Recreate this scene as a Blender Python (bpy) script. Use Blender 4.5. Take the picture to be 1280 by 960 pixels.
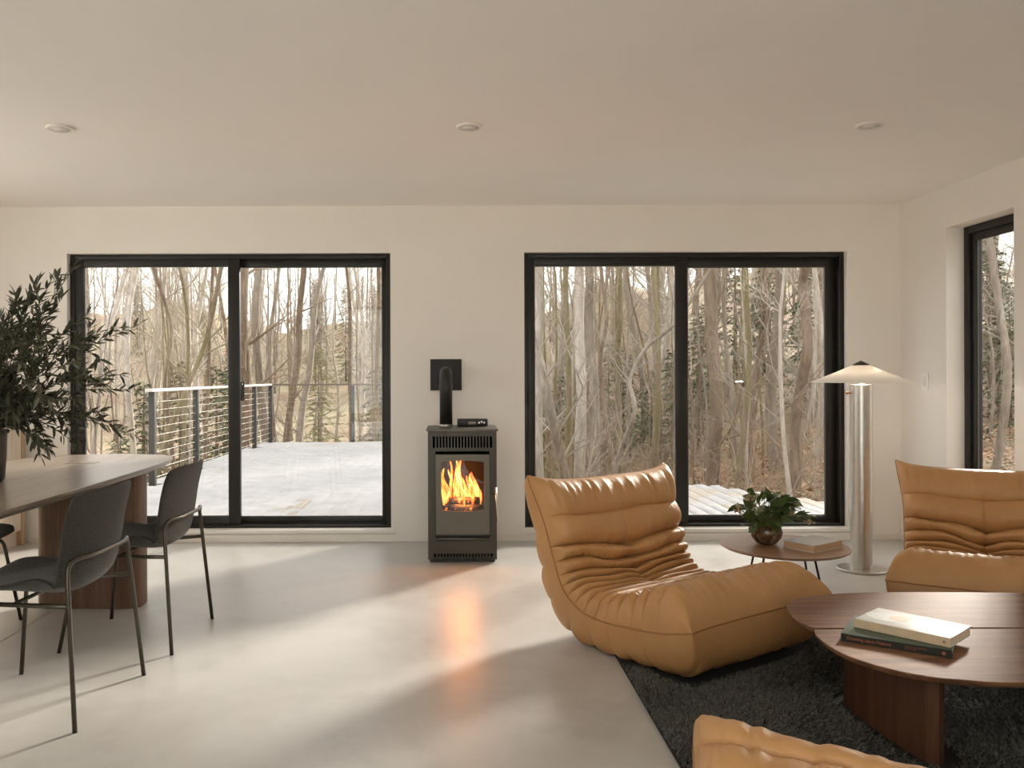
import bpy, bmesh, math, random
import numpy as np
from mathutils import Vector, Matrix

for o in list(bpy.data.objects):
    bpy.data.objects.remove(o)
SC = bpy.context.scene
COL = SC.collection
R = math.radians

# ------------------------------------------------------------------ camera, sky, sun, exposure
F, PX, PY, EYE, ROLL = 1050.0, 565.0, 470.0, 1.212, 0.0035      # pixels of the 1280x960 frame, metres
cam_d = bpy.data.cameras.new('camera')
cam_d.sensor_width = 36.0
cam_d.lens = 36.0 * F / 1280.0
cam_d.shift_x = (640 - PX) / 1280.0
cam_d.shift_y = -(480 - PY) / 1280.0
cam_d.clip_start, cam_d.clip_end = 0.05, 600
cam = bpy.data.objects.new('camera', cam_d)
COL.objects.link(cam)
cam.matrix_world = Matrix.Translation((0, 0, EYE)) @ Matrix.Rotation(R(90), 4, 'X') @ Matrix.Rotation(-ROLL, 4, 'Z')
SC.camera = cam

world = bpy.data.worlds.new('overcast_sky')
SC.world = world
world.use_nodes = True
bg = world.node_tree.nodes['Background']
bg.inputs[0].default_value = (1.0, 0.98, 0.95, 1)
bg.inputs[1].default_value = 2.2

SUN_DIR = Vector((0.61, 0.79, math.tan(R(23)))).normalized()     # towards the sun
sun_d = bpy.data.lights.new('hazy_sun', 'SUN')
sun_d.energy = 12.5
sun_d.angle = R(9)
sun_d.color = (1.0, 0.93, 0.83)
sun = bpy.data.objects.new('hazy_sun', sun_d)
sun.location = (20, 30, 20)
sun.rotation_euler = SUN_DIR.to_track_quat('Z', 'Y').to_euler()
COL.objects.link(sun)

SC.view_settings.view_transform = 'Standard'
SC.view_settings.look = 'None'
SC.view_settings.gamma = 1.0
SC.view_settings.use_curve_mapping = False
SC.view_settings.exposure = 1.0
cy = SC.cycles
cy.max_bounces, cy.diffuse_bounces, cy.glossy_bounces = 10, 6, 4
cy.transparent_max_bounces, cy.transmission_bounces = 16, 4
cy.caustics_reflective = cy.caustics_refractive = False
cy.sample_clamp_indirect = 6.0

# ------------------------------------------------------------------ helpers
WALL_Y = F / 170.0            # back wall, 6.18 m ahead
WALL_R = 3.30
CEIL = 2.465

def fix(px, py):
    return px - ROLL * (py - PY), py + ROLL * (px - PX)
def at(px, py, d):
    """pixel seen at distance d from the camera along Y"""
    px, py = fix(px, py)
    return Vector(((px - PX) / F * d, d, EYE - (py - PY) / F * d))
def on(px, py, z=0.0):
    """pixel seen on the level plane z"""
    qx, qy = fix(px, py)
    d = F * (EYE - z) / (qy - PY)
    return Vector(((qx - PX) / F * d, d, z))

def tag(o, label=None, cat=None, group=None, kind=None):
    if label: o['label'] = label
    if cat: o['category'] = cat
    if group: o['group'] = group
    if kind: o['kind'] = kind
    return o
def empty(name, loc=(0, 0, 0), rz=0.0, parent=None):
    o = bpy.data.objects.new(name, None)
    o.location = loc
    o.rotation_euler = (0, 0, rz)
    o.empty_display_size = 0.1
    COL.objects.link(o)
    if parent: o.parent = parent
    return o
def copy_tree(o, parent=None):
    c = o.copy()
    COL.objects.link(c)
    c.parent = parent
    for ch in o.children:
        copy_tree(ch, c)
    return c

class MB:
    """collects shapes; build() links them as one mesh object"""
    def __init__(s):
        s.v, s.f = [], []
    def add(s, vs, fs):
        n = len(s.v)
        s.v.extend([tuple(p) for p in vs])
        s.f.extend([tuple(i + n for i in f) for f in fs])
        return s
    def box(s, x0, x1, y0, y1, z0, z1, bev=0.0):
        if bev <= 0:
            vs = [(x, y, z) for x in (x0, x1) for y in (y0, y1) for z in (z0, z1)]
            return s.add(vs, [(0, 1, 3, 2), (4, 6, 7, 5), (0, 4, 5, 1), (2, 3, 7, 6), (0, 2, 6, 4), (1, 5, 7, 3)])
        bm = bmesh.new()
        bmesh.ops.create_cube(bm, size=1)
        for q in bm.verts:
            q.co = ((x0 + x1) / 2 + q.co.x * (x1 - x0), (y0 + y1) / 2 + q.co.y * (y1 - y0), (z0 + z1) / 2 + q.co.z * (z1 - z0))
        bmesh.ops.bevel(bm, geom=bm.edges[:], offset=bev, segments=2, affect='EDGES', profile=0.5)
        return s.bm(bm)
    def bm(s, bm):
        bm.verts.index_update()
        s.add([q.co[:] for q in bm.verts], [[q.index for q in f.verts] for f in bm.faces])
        bm.free()
        return s
    def tube(s, pts, rad, sides=8, caps=True):
        pts = [Vector(p) for p in pts]
        n = len(pts)
        if not hasattr(rad, '__len__'): rad = [rad] * n
        t = (pts[1] - pts[0]).normalized()
        u = t.cross(Vector((0, 0, 1)))
        if u.length < 1e-3: u = t.cross(Vector((1, 0, 0)))
        u.normalize()
        b0 = len(s.v)
        cs = [(math.cos(2 * math.pi * k / sides), math.sin(2 * math.pi * k / sides)) for k in range(sides)]
        for i in range(n):
            if 0 < i < n - 1: t = pts[i + 1] - pts[i - 1]
            elif i == n - 1: t = pts[i] - pts[i - 1]
            t = t.normalized()
            u = u - t * u.dot(t)
            if u.length < 1e-6: u = t.orthogonal()
            u.normalize()
            w = t.cross(u)
            p, r = pts[i], rad[i]
            for c, q in cs:
                s.v.append((p.x + r * (u.x * c + w.x * q), p.y + r * (u.y * c + w.y * q), p.z + r * (u.z * c + w.z * q)))
        for i in range(n - 1):
            a = b0 + i * sides
            for k in range(sides):
                k2 = (k + 1) % sides
                s.f.append((a + k, a + k2, a + sides + k2, a + sides + k))
        if caps:
            s.f.append(tuple(b0 + k for k in range(sides))[::-1])
            s.f.append(tuple(b0 + (n - 1) * sides + k for k in range(sides)))
        return s
    def lathe(s, prof, c=(0, 0, 0), seg=40, cap=True):
        b0 = len(s.v)
        for r, z in prof:
            for k in range(seg):
                a = 2 * math.pi * k / seg
                s.v.append((c[0] + r * math.cos(a), c[1] + r * math.sin(a), c[2] + z))
        for i in range(len(prof) - 1):
            a = b0 + i * seg
            for k in range(seg):
                k2 = (k + 1) % seg
                s.f.append((a + k, a + k2, a + seg + k2, a + seg + k))
        if cap:
            s.f.append(tuple(b0 + k for k in range(seg))[::-1])
            s.f.append(tuple(b0 + (len(prof) - 1) * seg + k for k in range(seg)))
        return s
    def prism(s, poly, z0, z1, bev=0.0, inset_bottom=0.0):
        """level polygon extruded in z, with a small chamfer; the lower rim may be drawn in"""
        n = len(poly)
        cx = sum(p[0] for p in poly) / n
        cyy = sum(p[1] for p in poly) / n
        def ring(ins, z):
            out = []
            for i in range(n):
                a, b, c = Vector(poly[i - 1]), Vector(poly[i]), Vector(poly[(i + 1) % n])
                t = (c - a).normalized()
                nx, ny = t.y, -t.x
                if (b.x - cx) * nx + (b.y - cyy) * ny < 0: nx, ny = -nx, -ny
                out.append((b.x - nx * ins, b.y - ny * ins, z))
            return out
        rings = []
        if inset_bottom > 0:
            rings += [ring(inset_bottom, z0), ring(inset_bottom * 0.15, z0 + (z1 - z0) * 0.55)]
        elif bev > 0:
            rings += [ring(bev, z0), ring(0, z0 + bev)]
        else:
            rings += [ring(0, z0)]
        rings += [ring(0, z1 - bev), ring(bev, z1)] if bev > 0 else [ring(0, z1)]
        b0 = len(s.v)
        for r in rings: s.v.extend(r)
        for i in range(len(rings) - 1):
            for k in range(n):
                k2 = (k + 1) % n
                a = b0 + i * n
                s.f.append((a + k, a + k2, a + n + k2, a + n + k))
        s.f.append(tuple(b0 + k for k in range(n))[::-1])
        s.f.append(tuple(b0 + (len(rings) - 1) * n + k for k in range(n)))
        return s
    def build(s, name, mat, parent=None, smooth=False, loc=None, angle=None):
        me = bpy.data.meshes.new(name)
        me.from_pydata(s.v, [], s.f)
        bm = bmesh.new()
        bm.from_mesh(me)
        if len(bm.faces) < 60000: bmesh.ops.recalc_face_normals(bm, faces=bm.faces)
        bm.to_mesh(me)
        bm.free()
        return link(name, me, mat, parent, smooth, loc, angle)
def link(name, me, mat, parent=None, smooth=False, loc=None, angle=None):
    if mat and not me.materials: me.materials.append(mat)
    if smooth or angle:
        me.polygons.foreach_set('use_smooth', [True] * len(me.polygons))
        if angle: me.set_sharp_from_angle(angle=R(angle))
    o = bpy.data.objects.new(name, me)
    COL.objects.link(o)
    if parent: o.parent = parent
    if loc: o.location = loc
    return o
def box(name, mat, x0, x1, y0, y1, z0, z1, bev=0.0, parent=None):
    return MB().box(x0, x1, y0, y1, z0, z1, bev).build(name, mat, parent, angle=40 if bev else None)
def np_mesh(name, verts, faces, mat, parent=None, smooth=True):
    """big meshes: verts (n,3) and equal-sided faces (m,k) arrays"""
    me = bpy.data.meshes.new(name)
    verts = np.asarray(verts, np.float32)
    faces = np.asarray(faces, np.int32)
    m, k = faces.shape
    me.vertices.add(len(verts))
    me.vertices.foreach_set('co', verts.ravel())
    me.loops.add(m * k)
    me.loops.foreach_set('vertex_index', faces.ravel())
    me.polygons.add(m)
    me.polygons.foreach_set('loop_start', np.arange(0, m * k, k, dtype=np.int32))
    me.polygons.foreach_set('use_smooth', np.full(m, smooth))
    me.update(calc_edges=True)
    me.validate()
    return link(name, me, mat, parent)
def fillet(pts, r, n=6):
    """polyline with its corners rounded"""
    pts = [Vector(p) for p in pts]
    out = [pts[0]]
    for a, b, c in zip(pts, pts[1:], pts[2:]):
        d1, d2 = (a - b), (c - b)
        q = min(r, d1.length * 0.49, d2.length * 0.49)
        p1, p2 = b + d1.normalized() * q, b + d2.normalized() * q
        for i in range(n + 1):
            t = i / n
            out.append(p1 * (1 - t) ** 2 + b * 2 * t * (1 - t) + p2 * t * t)
    return out + [pts[-1]]
def spline(pts, n=8):
    """Catmull-Rom through the points"""
    P = [Vector(p) for p in pts]
    P = [P[0] * 2 - P[1]] + P + [P[-1] * 2 - P[-2]]
    out = []
    for i in range(1, len(P) - 2):
        a, b, c, d = P[i - 1:i + 3]
        for k in range(n):
            t = k / n
            out.append(0.5 * (2 * b + (c - a) * t + (2 * a - 5 * b + 4 * c - d) * t * t + (3 * b - a - 3 * c + d) * t ** 3))
    return out + [P[-2]]

# ------------------------------------------------------------------ materials
def new_mat(name):
    m = bpy.data.materials.new(name)
    m.use_nodes = True
    nt = m.node_tree
    return m, nt, nt.nodes['Principled BSDF']
def coords(nt, scale=(1, 1, 1), kind='Object', rot=(0, 0, 0)):
    tc = nt.nodes.new('ShaderNodeTexCoord')
    mp = nt.nodes.new('ShaderNodeMapping')
    mp.inputs['Scale'].default_value = scale
    mp.inputs['Rotation'].default_value = rot
    nt.links.new(tc.outputs[kind], mp.inputs[0])
    return mp.outputs[0]
def noise(nt, vec, scale, detail=4, rough=0.55, dist=0.0):
    n = nt.nodes.new('ShaderNodeTexNoise')
    n.inputs['Scale'].default_value = scale
    n.inputs['Detail'].default_value = detail
    n.inputs['Roughness'].default_value = rough
    n.inputs['Distortion'].default_value = dist
    nt.links.new(vec, n.inputs['Vector'])
    return n.outputs['Fac']
def ramp(nt, fac, stops):
    r = nt.nodes.new('ShaderNodeValToRGB')
    e = r.color_ramp.elements
    while len(e) < len(stops): e.new(0.5)
    for q, (p, c) in zip(e, stops):
        q.position = p
        q.color = (*c, 1) if len(c) == 3 else c
    nt.links.new(fac, r.inputs[0])
    return r.outputs[0]
def bump(nt, bsdf, height, strength=0.2, dist=0.01):
    b = nt.nodes.new('ShaderNodeBump')
    b.inputs['Strength'].default_value = strength
    b.inputs['Distance'].default_value = dist
    nt.links.new(height, b.inputs['Height'])
    nt.links.new(b.outputs[0], bsdf.inputs['Normal'])
def plain(name, col, rough=0.6, metal=0.0, spec=0.5, var=0.0, vscale=8.0, bmp=0.0, bscale=60.0, sheen=0.0, coat=0.0):
    m, nt, b = new_mat(name)
    b.inputs['Base Color'].default_value = (*col, 1)
    b.inputs['Roughness'].default_value = rough
    b.inputs['Metallic'].default_value = metal
    b.inputs['Specular IOR Level'].default_value = spec
    b.inputs['Sheen Weight'].default_value = sheen
    b.inputs['Coat Weight'].default_value = coat
    if var > 0 or bmp > 0:
        v = coords(nt)
    if var > 0:
        lo = tuple(c * (1 - var) for c in col)
        hi = tuple(min(1, c * (1 + var)) for c in col)
        nt.links.new(ramp(nt, noise(nt, v, vscale), [(0.3, lo), (0.7, hi)]), b.inputs['Base Color'])
    if bmp > 0:
        bump(nt, b, noise(nt, v, bscale, 5), bmp, 0.004)
    return m
def wood(name, dark, mid, light, axis='X', rough=0.4, scale=1.0, coat=0.0, bmp=0.05):
    m, nt, b = new_mat(name)
    st = {'X': (0.7, 14, 14), 'Y': (14, 0.7, 14), 'Z': (14, 14, 0.7)}[axis]
    v = coords(nt, tuple(q * scale for q in st))
    n1 = noise(nt, v, 1.6, 6, 0.6, 0.8)
    v2 = coords(nt, tuple(q * scale * 5 for q in st))
    n2 = noise(nt, v2, 2.0, 3, 0.6)
    mx = nt.nodes.new('ShaderNodeMath')
    mx.operation = 'MULTIPLY_ADD'
    mx.inputs[1].default_value = 0.35
    nt.links.new(n2, mx.inputs[0])
    mm = nt.nodes.new('ShaderNodeMath')
    mm.operation = 'MULTIPLY'
    mm.inputs[1].default_value = 0.72
    nt.links.new(n1, mm.inputs[0])
    nt.links.new(mm.outputs[0], mx.inputs[2])
    nt.links.new(ramp(nt, mx.outputs[0], [(0.36, dark), (0.52, mid), (0.68, light)]), b.inputs['Base Color'])
    b.inputs['Roughness'].default_value = rough
    b.inputs['Coat Weight'].default_value = coat
    b.inputs['Coat Roughness'].default_value = 0.25
    bump(nt, b, mx.outputs[0], bmp, 0.002)
    return m
def emitter(name, col, strength):
    m, nt, b = new_mat(name)
    b.inputs['Base Color'].default_value = (*col, 1)
    b.inputs['Emission Color'].default_value = (*col, 1)
    b.inputs['Emission Strength'].default_value = strength
    return m
def pane_glass(name, tint=(0.97, 0.975, 0.965), rough=0.0, ior=1.5):
    """thin window glass: what is not mirrored passes straight on"""
    m = bpy.data.materials.new(name)
    m.use_nodes = True
    nt = m.node_tree
    nt.nodes.remove(nt.nodes['Principled BSDF'])
    out = nt.nodes['Material Output']
    tr = nt.nodes.new('ShaderNodeBsdfTransparent')
    tr.inputs[0].default_value = (*tint, 1)
    gl = nt.nodes.new('ShaderNodeBsdfGlossy')
    gl.inputs['Roughness'].default_value = rough
    fr = nt.nodes.new('ShaderNodeFresnel')
    geo = nt.nodes.new('ShaderNodeNewGeometry')          # a pane mirrors alike from its two faces
    mr = nt.nodes.new('ShaderNodeMapRange')
    mr.inputs['To Min'].default_value, mr.inputs['To Max'].default_value = ior, 1 / ior
    nt.links.new(geo.outputs['Backfacing'], mr.inputs['Value'])
    nt.links.new(mr.outputs[0], fr.inputs[0])
    mx = nt.nodes.new('ShaderNodeMixShader')
    nt.links.new(fr.outputs[0], mx.inputs[0])
    nt.links.new(tr.outputs[0], mx.inputs[1])
    nt.links.new(gl.outputs[0], mx.inputs[2])
    nt.links.new(mx.outputs[0], out.inputs[0])
    return m

M = {}
M['wall'] = plain('painted_plaster', (0.86, 0.825, 0.77), 0.88, spec=0.25, var=0.015, vscale=2.5, bmp=0.04, bscale=160)
M['ceiling'] = plain('ceiling_paint', (0.91, 0.88, 0.835), 0.9, spec=0.2, var=0.01, vscale=2)
M['trim'] = plain('trim_paint', (0.84, 0.81, 0.76), 0.5, spec=0.4)
M['black'] = plain('black_window_frame', (0.014, 0.012, 0.010), 0.42, spec=0.4)
M['glass'] = pane_glass('coated_window_glass', (0.68, 0.68, 0.675), ior=1.40)
M['clear_glass'] = pane_glass('clear_window_glass', ior=1.40)
def concrete():
    m, nt, b = new_mat('polished_concrete')
    v = coords(nt)
    n1 = noise(nt, v, 1.1, 8, 0.62, 0.6)
    n2 = noise(nt, v, 7.0, 8, 0.7, 0.3)
    mx = nt.nodes.new('ShaderNodeMath')
    mx.operation = 'MULTIPLY_ADD'
    mx.inputs[1].default_value = 0.4
    nt.links.new(n2, mx.inputs[0])
    mm = nt.nodes.new('ShaderNodeMath')
    mm.operation = 'MULTIPLY'
    mm.inputs[1].default_value = 0.62
    nt.links.new(n1, mm.inputs[0])
    nt.links.new(mm.outputs[0], mx.inputs[2])
    nt.links.new(ramp(nt, mx.outputs[0], [(0.32, (0.39, 0.372, 0.342)), (0.5, (0.495, 0.477, 0.447)), (0.68, (0.565, 0.547, 0.518))]), b.inputs['Base Color'])
    nt.links.new(ramp(nt, n2, [(0.3, (0.31,) * 3), (0.7, (0.42,) * 3)]), b.inputs['Roughness'])
    b.inputs['Specular IOR Level'].default_value = 0.5
    b.inputs['Specular IOR Level'].default_value = 0.6
    bump(nt, b, n2, 0.06, 0.003)
    return m
M['concrete'] = concrete()
M['joint'] = plain('floor_joint', (0.10, 0.09, 0.08), 0.9)

# ------------------------------------------------------------------ the room
RL, RR, RB = -3.95, WALL_R, -1.4           # left wall, right wall, rear wall
TH = 0.20
# polished slab, cut by one saw joint that runs away from the camera
JX = -2.075
fl = tag(box('floor', M['joint'], RL - TH, RR + TH, RB - TH, WALL_Y + TH, -0.20, -0.012), 'pale polished concrete floor slab with a saw-cut joint', None, None, 'structure')
box('slab', M['concrete'], RL - TH, JX - 0.003, RB - TH, WALL_Y + TH, -0.012, 0, parent=fl)
box('slab', M['concrete'], JX + 0.003, RR + TH, RB - TH, WALL_Y + TH, -0.012, 0, parent=fl)
SKY = (-0.85, 1.05, -1.25, -0.30)                     # opening for the unseen skylight, added to light the room
m = MB()
m.box(RL - TH, SKY[0], RB - TH, WALL_Y + TH, CEIL, CEIL + 0.2).box(SKY[1], RR + TH, RB - TH, WALL_Y + TH, CEIL, CEIL + 0.2)
m.box(SKY[0], SKY[1], RB - TH, SKY[2], CEIL, CEIL + 0.2).box(SKY[0], SKY[1], SKY[3], WALL_Y + TH, CEIL, CEIL + 0.2)
tag(m.build('ceiling', M['ceiling']), 'smooth off-white painted ceiling', None, None, 'structure')

def wall(name, axis, pos, a0, a1, holes, label):
    """wall slab with rectangular openings; holes = (from, to, sill, head) along the wall"""
    m = MB()
    def seg(u0, u1, z0, z1):
        if u1 - u0 < 1e-4 or z1 - z0 < 1e-4: return
        if axis == 'Y': m.box(u0, u1, pos[0], pos[1], z0, z1)
        else: m.box(pos[0], pos[1], u0, u1, z0, z1)
    u = a0
    for h0, h1, s, t in sorted(holes):
        seg(u, h0, 0, CEIL)
        seg(h0, h1, 0, s)
        seg(h0, h1, t, CEIL)
        u = h1
    seg(u, a1, 0, CEIL)
    return tag(m.build(name, M['wall']), label, None, None, 'structure')

FRY = WALL_Y + 0.05                                   # front of the door frames
D1 = (at(88, 500, FRY).x, at(489, 500, FRY).x)
D2 = (at(655, 500, FRY).x, at(1055.5, 500, FRY).x)
DS, DT = 0.090, 2.121
WIN = (4.93, 5.607, 0.09, 2.19)
wall('wall_back', 'Y', (WALL_Y, WALL_Y + TH), RL, RR + TH, [(*D1, DS, DT), (*D2, DS, DT)], 'off-white back wall around two black sliding doors')
wall('wall_right', 'X', (RR, RR + TH), RB, WALL_Y, [WIN], 'off-white side wall with a narrow black window')
wall('wall_left', 'X', (RL - TH, RL), RB, WALL_Y, [(1.7, 5.0, 0.90, 2.36)], 'off-white wall on the dining side')
wall('wall_rear', 'Y', (RB - TH, RB), RL, RR, [(-1.75, 1.30, 0.09, 2.38)], 'off-white wall opposite the stove')

BBH = 0.045
bb = 0.012
m = MB()
for x0, x1 in ((RL, D1[0] - 0.03), (D1[1] + 0.03, D2[0] - 0.03), (D2[1] + 0.03, RR - bb)):
    m.box(x0, x1, WALL_Y - bb, WALL_Y, 0, BBH)
tag(m.build('baseboard_back', M['trim']), 'low painted baseboard along the stove wall', None, None, 'structure')
tag(box('baseboard_right', M['trim'], RR - bb, RR, 2.7, WALL_Y, 0, BBH), 'low painted baseboard under the narrow window', None, None, 'structure')
for i, (x0, x1) in enumerate((D1, D2)):
    m = MB().box(x0 - 0.03, x1 + 0.03, WALL_Y - 0.020, WALL_Y, 0, 0.052).box(x0 - 0.025, x1 + 0.025, WALL_Y - 0.030, FRY + 0.03, 0.062, 0.088, 0.004)
    m.box(x0 - 0.02, x1 + 0.02, WALL_Y - 0.010, WALL_Y + 0.02, 0.050, 0.064)
    tag(m.build('trim_%d' % (i + 1), M['trim']), 'painted ledge below the %s sliding door' % ('dining side', 'lounge side')[i], None, None, 'structure')

def bars(m, x0, x1, z0, z1, y0, y1, l, r, b, t, bev=0.003):
    """rectangular frame of four bars in the XZ plane"""
    m.box(x0, x0 + l, y0, y1, z0, z1, bev)
    m.box(x1 - r, x1, y0, y1, z0, z1, bev)
    m.box(x0 + l, x1 - r, y0, y1, z0, z0 + b, bev)
    m.box(x0 + l, x1 - r, y0, y1, z1 - t, z1, bev)
def sliding_door(name, X, glass_l, glass_r, handle_px, label):
    """glass_l / glass_r = (x0, x1, top, bottom) of the two panes in the photograph"""
    root = tag(empty(name, (0, 0, 0)), label, None, None, 'structure')
    fw = 0.034
    m = MB()
    bars(m, X[0], X[1], DS, DT, FRY, FRY + 0.125, fw, fw, 0.022, fw)
    m.build('door_frame', M['black'], root, angle=40)
    box('track', M['black'], X[0] + fw, X[1] - fw, FRY + 0.050, FRY + 0.056, DS + 0.022, DS + 0.032, parent=root)
    for k, (g, y0) in enumerate(((glass_l, FRY + 0.008), (glass_r, FRY + 0.062))):
        a, b = at(g[0], 400, y0), at(g[1], 400, y0)
        gt = at((g[0] + g[1]) / 2, g[2], y0).z
        gb = at((g[0] + g[1]) / 2, g[3], y0).z
        mid = (at(glass_l[1], 400, y0).x + at(glass_r[0], 400, y0).x) / 2
        x0 = X[0] + fw - 0.006 if k == 0 else mid - 0.042
        x1 = mid + 0.042 if k == 0 else X[1] - fw + 0.006
        z0, z1 = DS + 0.024, DT - fw + 0.006
        m = MB()
        bars(m, x0, x1, z0, z1, y0, y0 + 0.044, a.x - x0, x1 - b.x, gb - z0, z1 - gt)
        s = m.build('sash', M['black'], root, angle=40)
        box('pane', M['glass'], a.x - 0.004, b.x + 0.004, y0 + 0.020, y0 + 0.026, gb - 0.004, gt + 0.004, parent=s)
        m = MB()
        bars(m, a.x, b.x, gb, gt, y0 + 0.010, y0 + 0.019, 0.006, 0.006, 0.006, 0.006, 0)
        m.build('glazing_bead', M['bead'], s)
    h = at(*handle_px, FRY + 0.004)
    m = MB()
    pts = [h + Vector((0.0, 0, -0.055)), h + Vector((0, -0.028, -0.045)), h + Vector((0, -0.032, 0)), h + Vector((0, -0.028, 0.045)), h + Vector((0, 0, 0.055))]
    m.tube(spline(pts, 5), 0.008, 8)
    m.box(h.x - 0.014, h.x + 0.014, h.y - 0.002, h.y + 0.012, h.z - 0.07, h.z + 0.07, 0.003)
    m.build('handle', M['steel_dark'], root, angle=40)
    return root
M['bead'] = plain('glazing_bead', (0.10, 0.092, 0.08), 0.5)
M['steel_dark'] = plain('dark_steel', (0.035, 0.032, 0.028), 0.35, 0.6)
M['sash2'] = M['black']
sliding_door('door_1', D1, (105, 285.5, 333, 646), (299.5, 478, 333.5, 646), (303, 489), 'wide black sliding glass door beside the dining table')
sliding_door('door_2', D2, (668, 845, 332, 644), (859.5, 1032.5, 333.5, 644.5), (660, 497), 'wide black sliding glass door behind the lounge chair')

# the narrow window in the right wall and unseen glazing added to let daylight in
def side_window(name, x0, y0, y1, z0, z1, label, mull=1, glass=None):
    root = tag(empty(name, (0, 0, 0)), label, None, None, 'structure')
    m = MB()
    def fr(xa, xb, ya, yb, za, zb, w):
        m.box(xa, xb, ya, ya + w, za, zb, 0.003); m.box(xa, xb, yb - w, yb, za, zb, 0.003)
        m.box(xa, xb, ya + w, yb - w, za, za + w, 0.003); m.box(xa, xb, ya + w, yb - w, zb - w, zb, 0.003)
    fr(x0, x0 + 0.08, y0, y1, z0, z1, 0.05)
    m.build('window_frame', M['black'], root, angle=40)
    n = mull
    for k in range(n):
        ya = y0 + 0.05 + (y1 - y0 - 0.1) * k / n
        yb = y0 + 0.05 + (y1 - y0 - 0.1) * (k + 1) / n
        m = MB()
        fr(x0 + 0.018, x0 + 0.065, ya, yb, z0 + 0.05, z1 - 0.05, 0.045)
        s = m.build('sash', M['black'], root, angle=40)
        box('pane', glass or M['glass'], x0 + 0.038, x0 + 0.044, ya + 0.041, yb - 0.041, z0 + 0.091, z1 - 0.091, parent=s)
        m = MB()
        fr(x0 + 0.028, x0 + 0.037, ya + 0.045, yb - 0.045, z0 + 0.095, z1 - 0.095, 0.007)
        m.build('glazing_bead', M['bead'], s)
    return root
side_window('window_1', RR + 0.118, *WIN, 'tall narrow black-framed window in the side wall')
side_window('window_2', RL - 0.18, 1.7, 5.0, 0.90, 2.36, 'wide black-framed window of the dining side wall', 3, M['clear_glass'])  # unseen window added to fill the room with daylight
root = tag(empty('window_3'), 'black-framed glazing in the wall opposite the stove', None, None, 'structure')  # added glazing behind the camera, brightens the room from the rear
m = MB()
x0, x1 = -1.75, 1.30
bars(m, x0, x1, 0.09, 2.38, RB - 0.15, RB - 0.06, 0.05, 0.05, 0.05, 0.05)
m.box((x0 + x1) / 2 - 0.03, (x0 + x1) / 2 + 0.03, RB - 0.15, RB - 0.06, 0.14, 2.33, 0.003)
m.build('window_frame', M['black'], root, angle=40)
for a, b in ((x0 + 0.05, (x0 + x1) / 2 - 0.03), ((x0 + x1) / 2 + 0.03, x1 - 0.05)):
    box('pane', M['clear_glass'], a, b, RB - 0.108, RB - 0.102, 0.14, 2.33, parent=root)
root = tag(empty('window_4'), 'black-framed skylight over the end of the room', None, None, 'structure')  # added skylight out of view, more daylight from above
m = MB()
a, b, c, d = SKY
for q in ((a, a + 0.04, c, d), (b - 0.04, b, c, d), (a + 0.04, b - 0.04, c, c + 0.04), (a + 0.04, b - 0.04, d - 0.04, d)):
    m.box(*q, CEIL + 0.10, CEIL + 0.16)
m.build('window_frame', M['black'], root)
box('pane', M['clear_glass'], a + 0.04, b - 0.04, c + 0.04, d - 0.04, CEIL + 0.125, CEIL + 0.131, parent=root)

# ------------------------------------------------------------------ pleated leather seats
def leather():
    m, nt, b = new_mat('tan_leather')
    v = coords(nt)
    n1 = noise(nt, v, 5, 4)
    nt.links.new(ramp(nt, n1, [(0.3, (0.45, 0.235, 0.088)), (0.7, (0.53, 0.285, 0.112))]), b.inputs['Base Color'])
    n3 = noise(nt, v, 260, 3)
    n2 = noise(nt, v, 26, 5, 0.6, 1.2)
    mx = nt.nodes.new('ShaderNodeMath')
    mx.operation = 'MULTIPLY_ADD'
    mx.inputs[1].default_value = 0.12
    nt.links.new(n3, mx.inputs[0])
    nt.links.new(n2, mx.inputs[2])
    bump(nt, b, mx.outputs[0], 0.22, 0.010)
    b.inputs['Roughness'].default_value = 0.47
    b.inputs['Specular IOR Level'].default_value = 0.45
    return m
M['leather'] = leather()
M['piping'] = plain('leather_piping', (0.36, 0.165, 0.05), 0.5)

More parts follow.
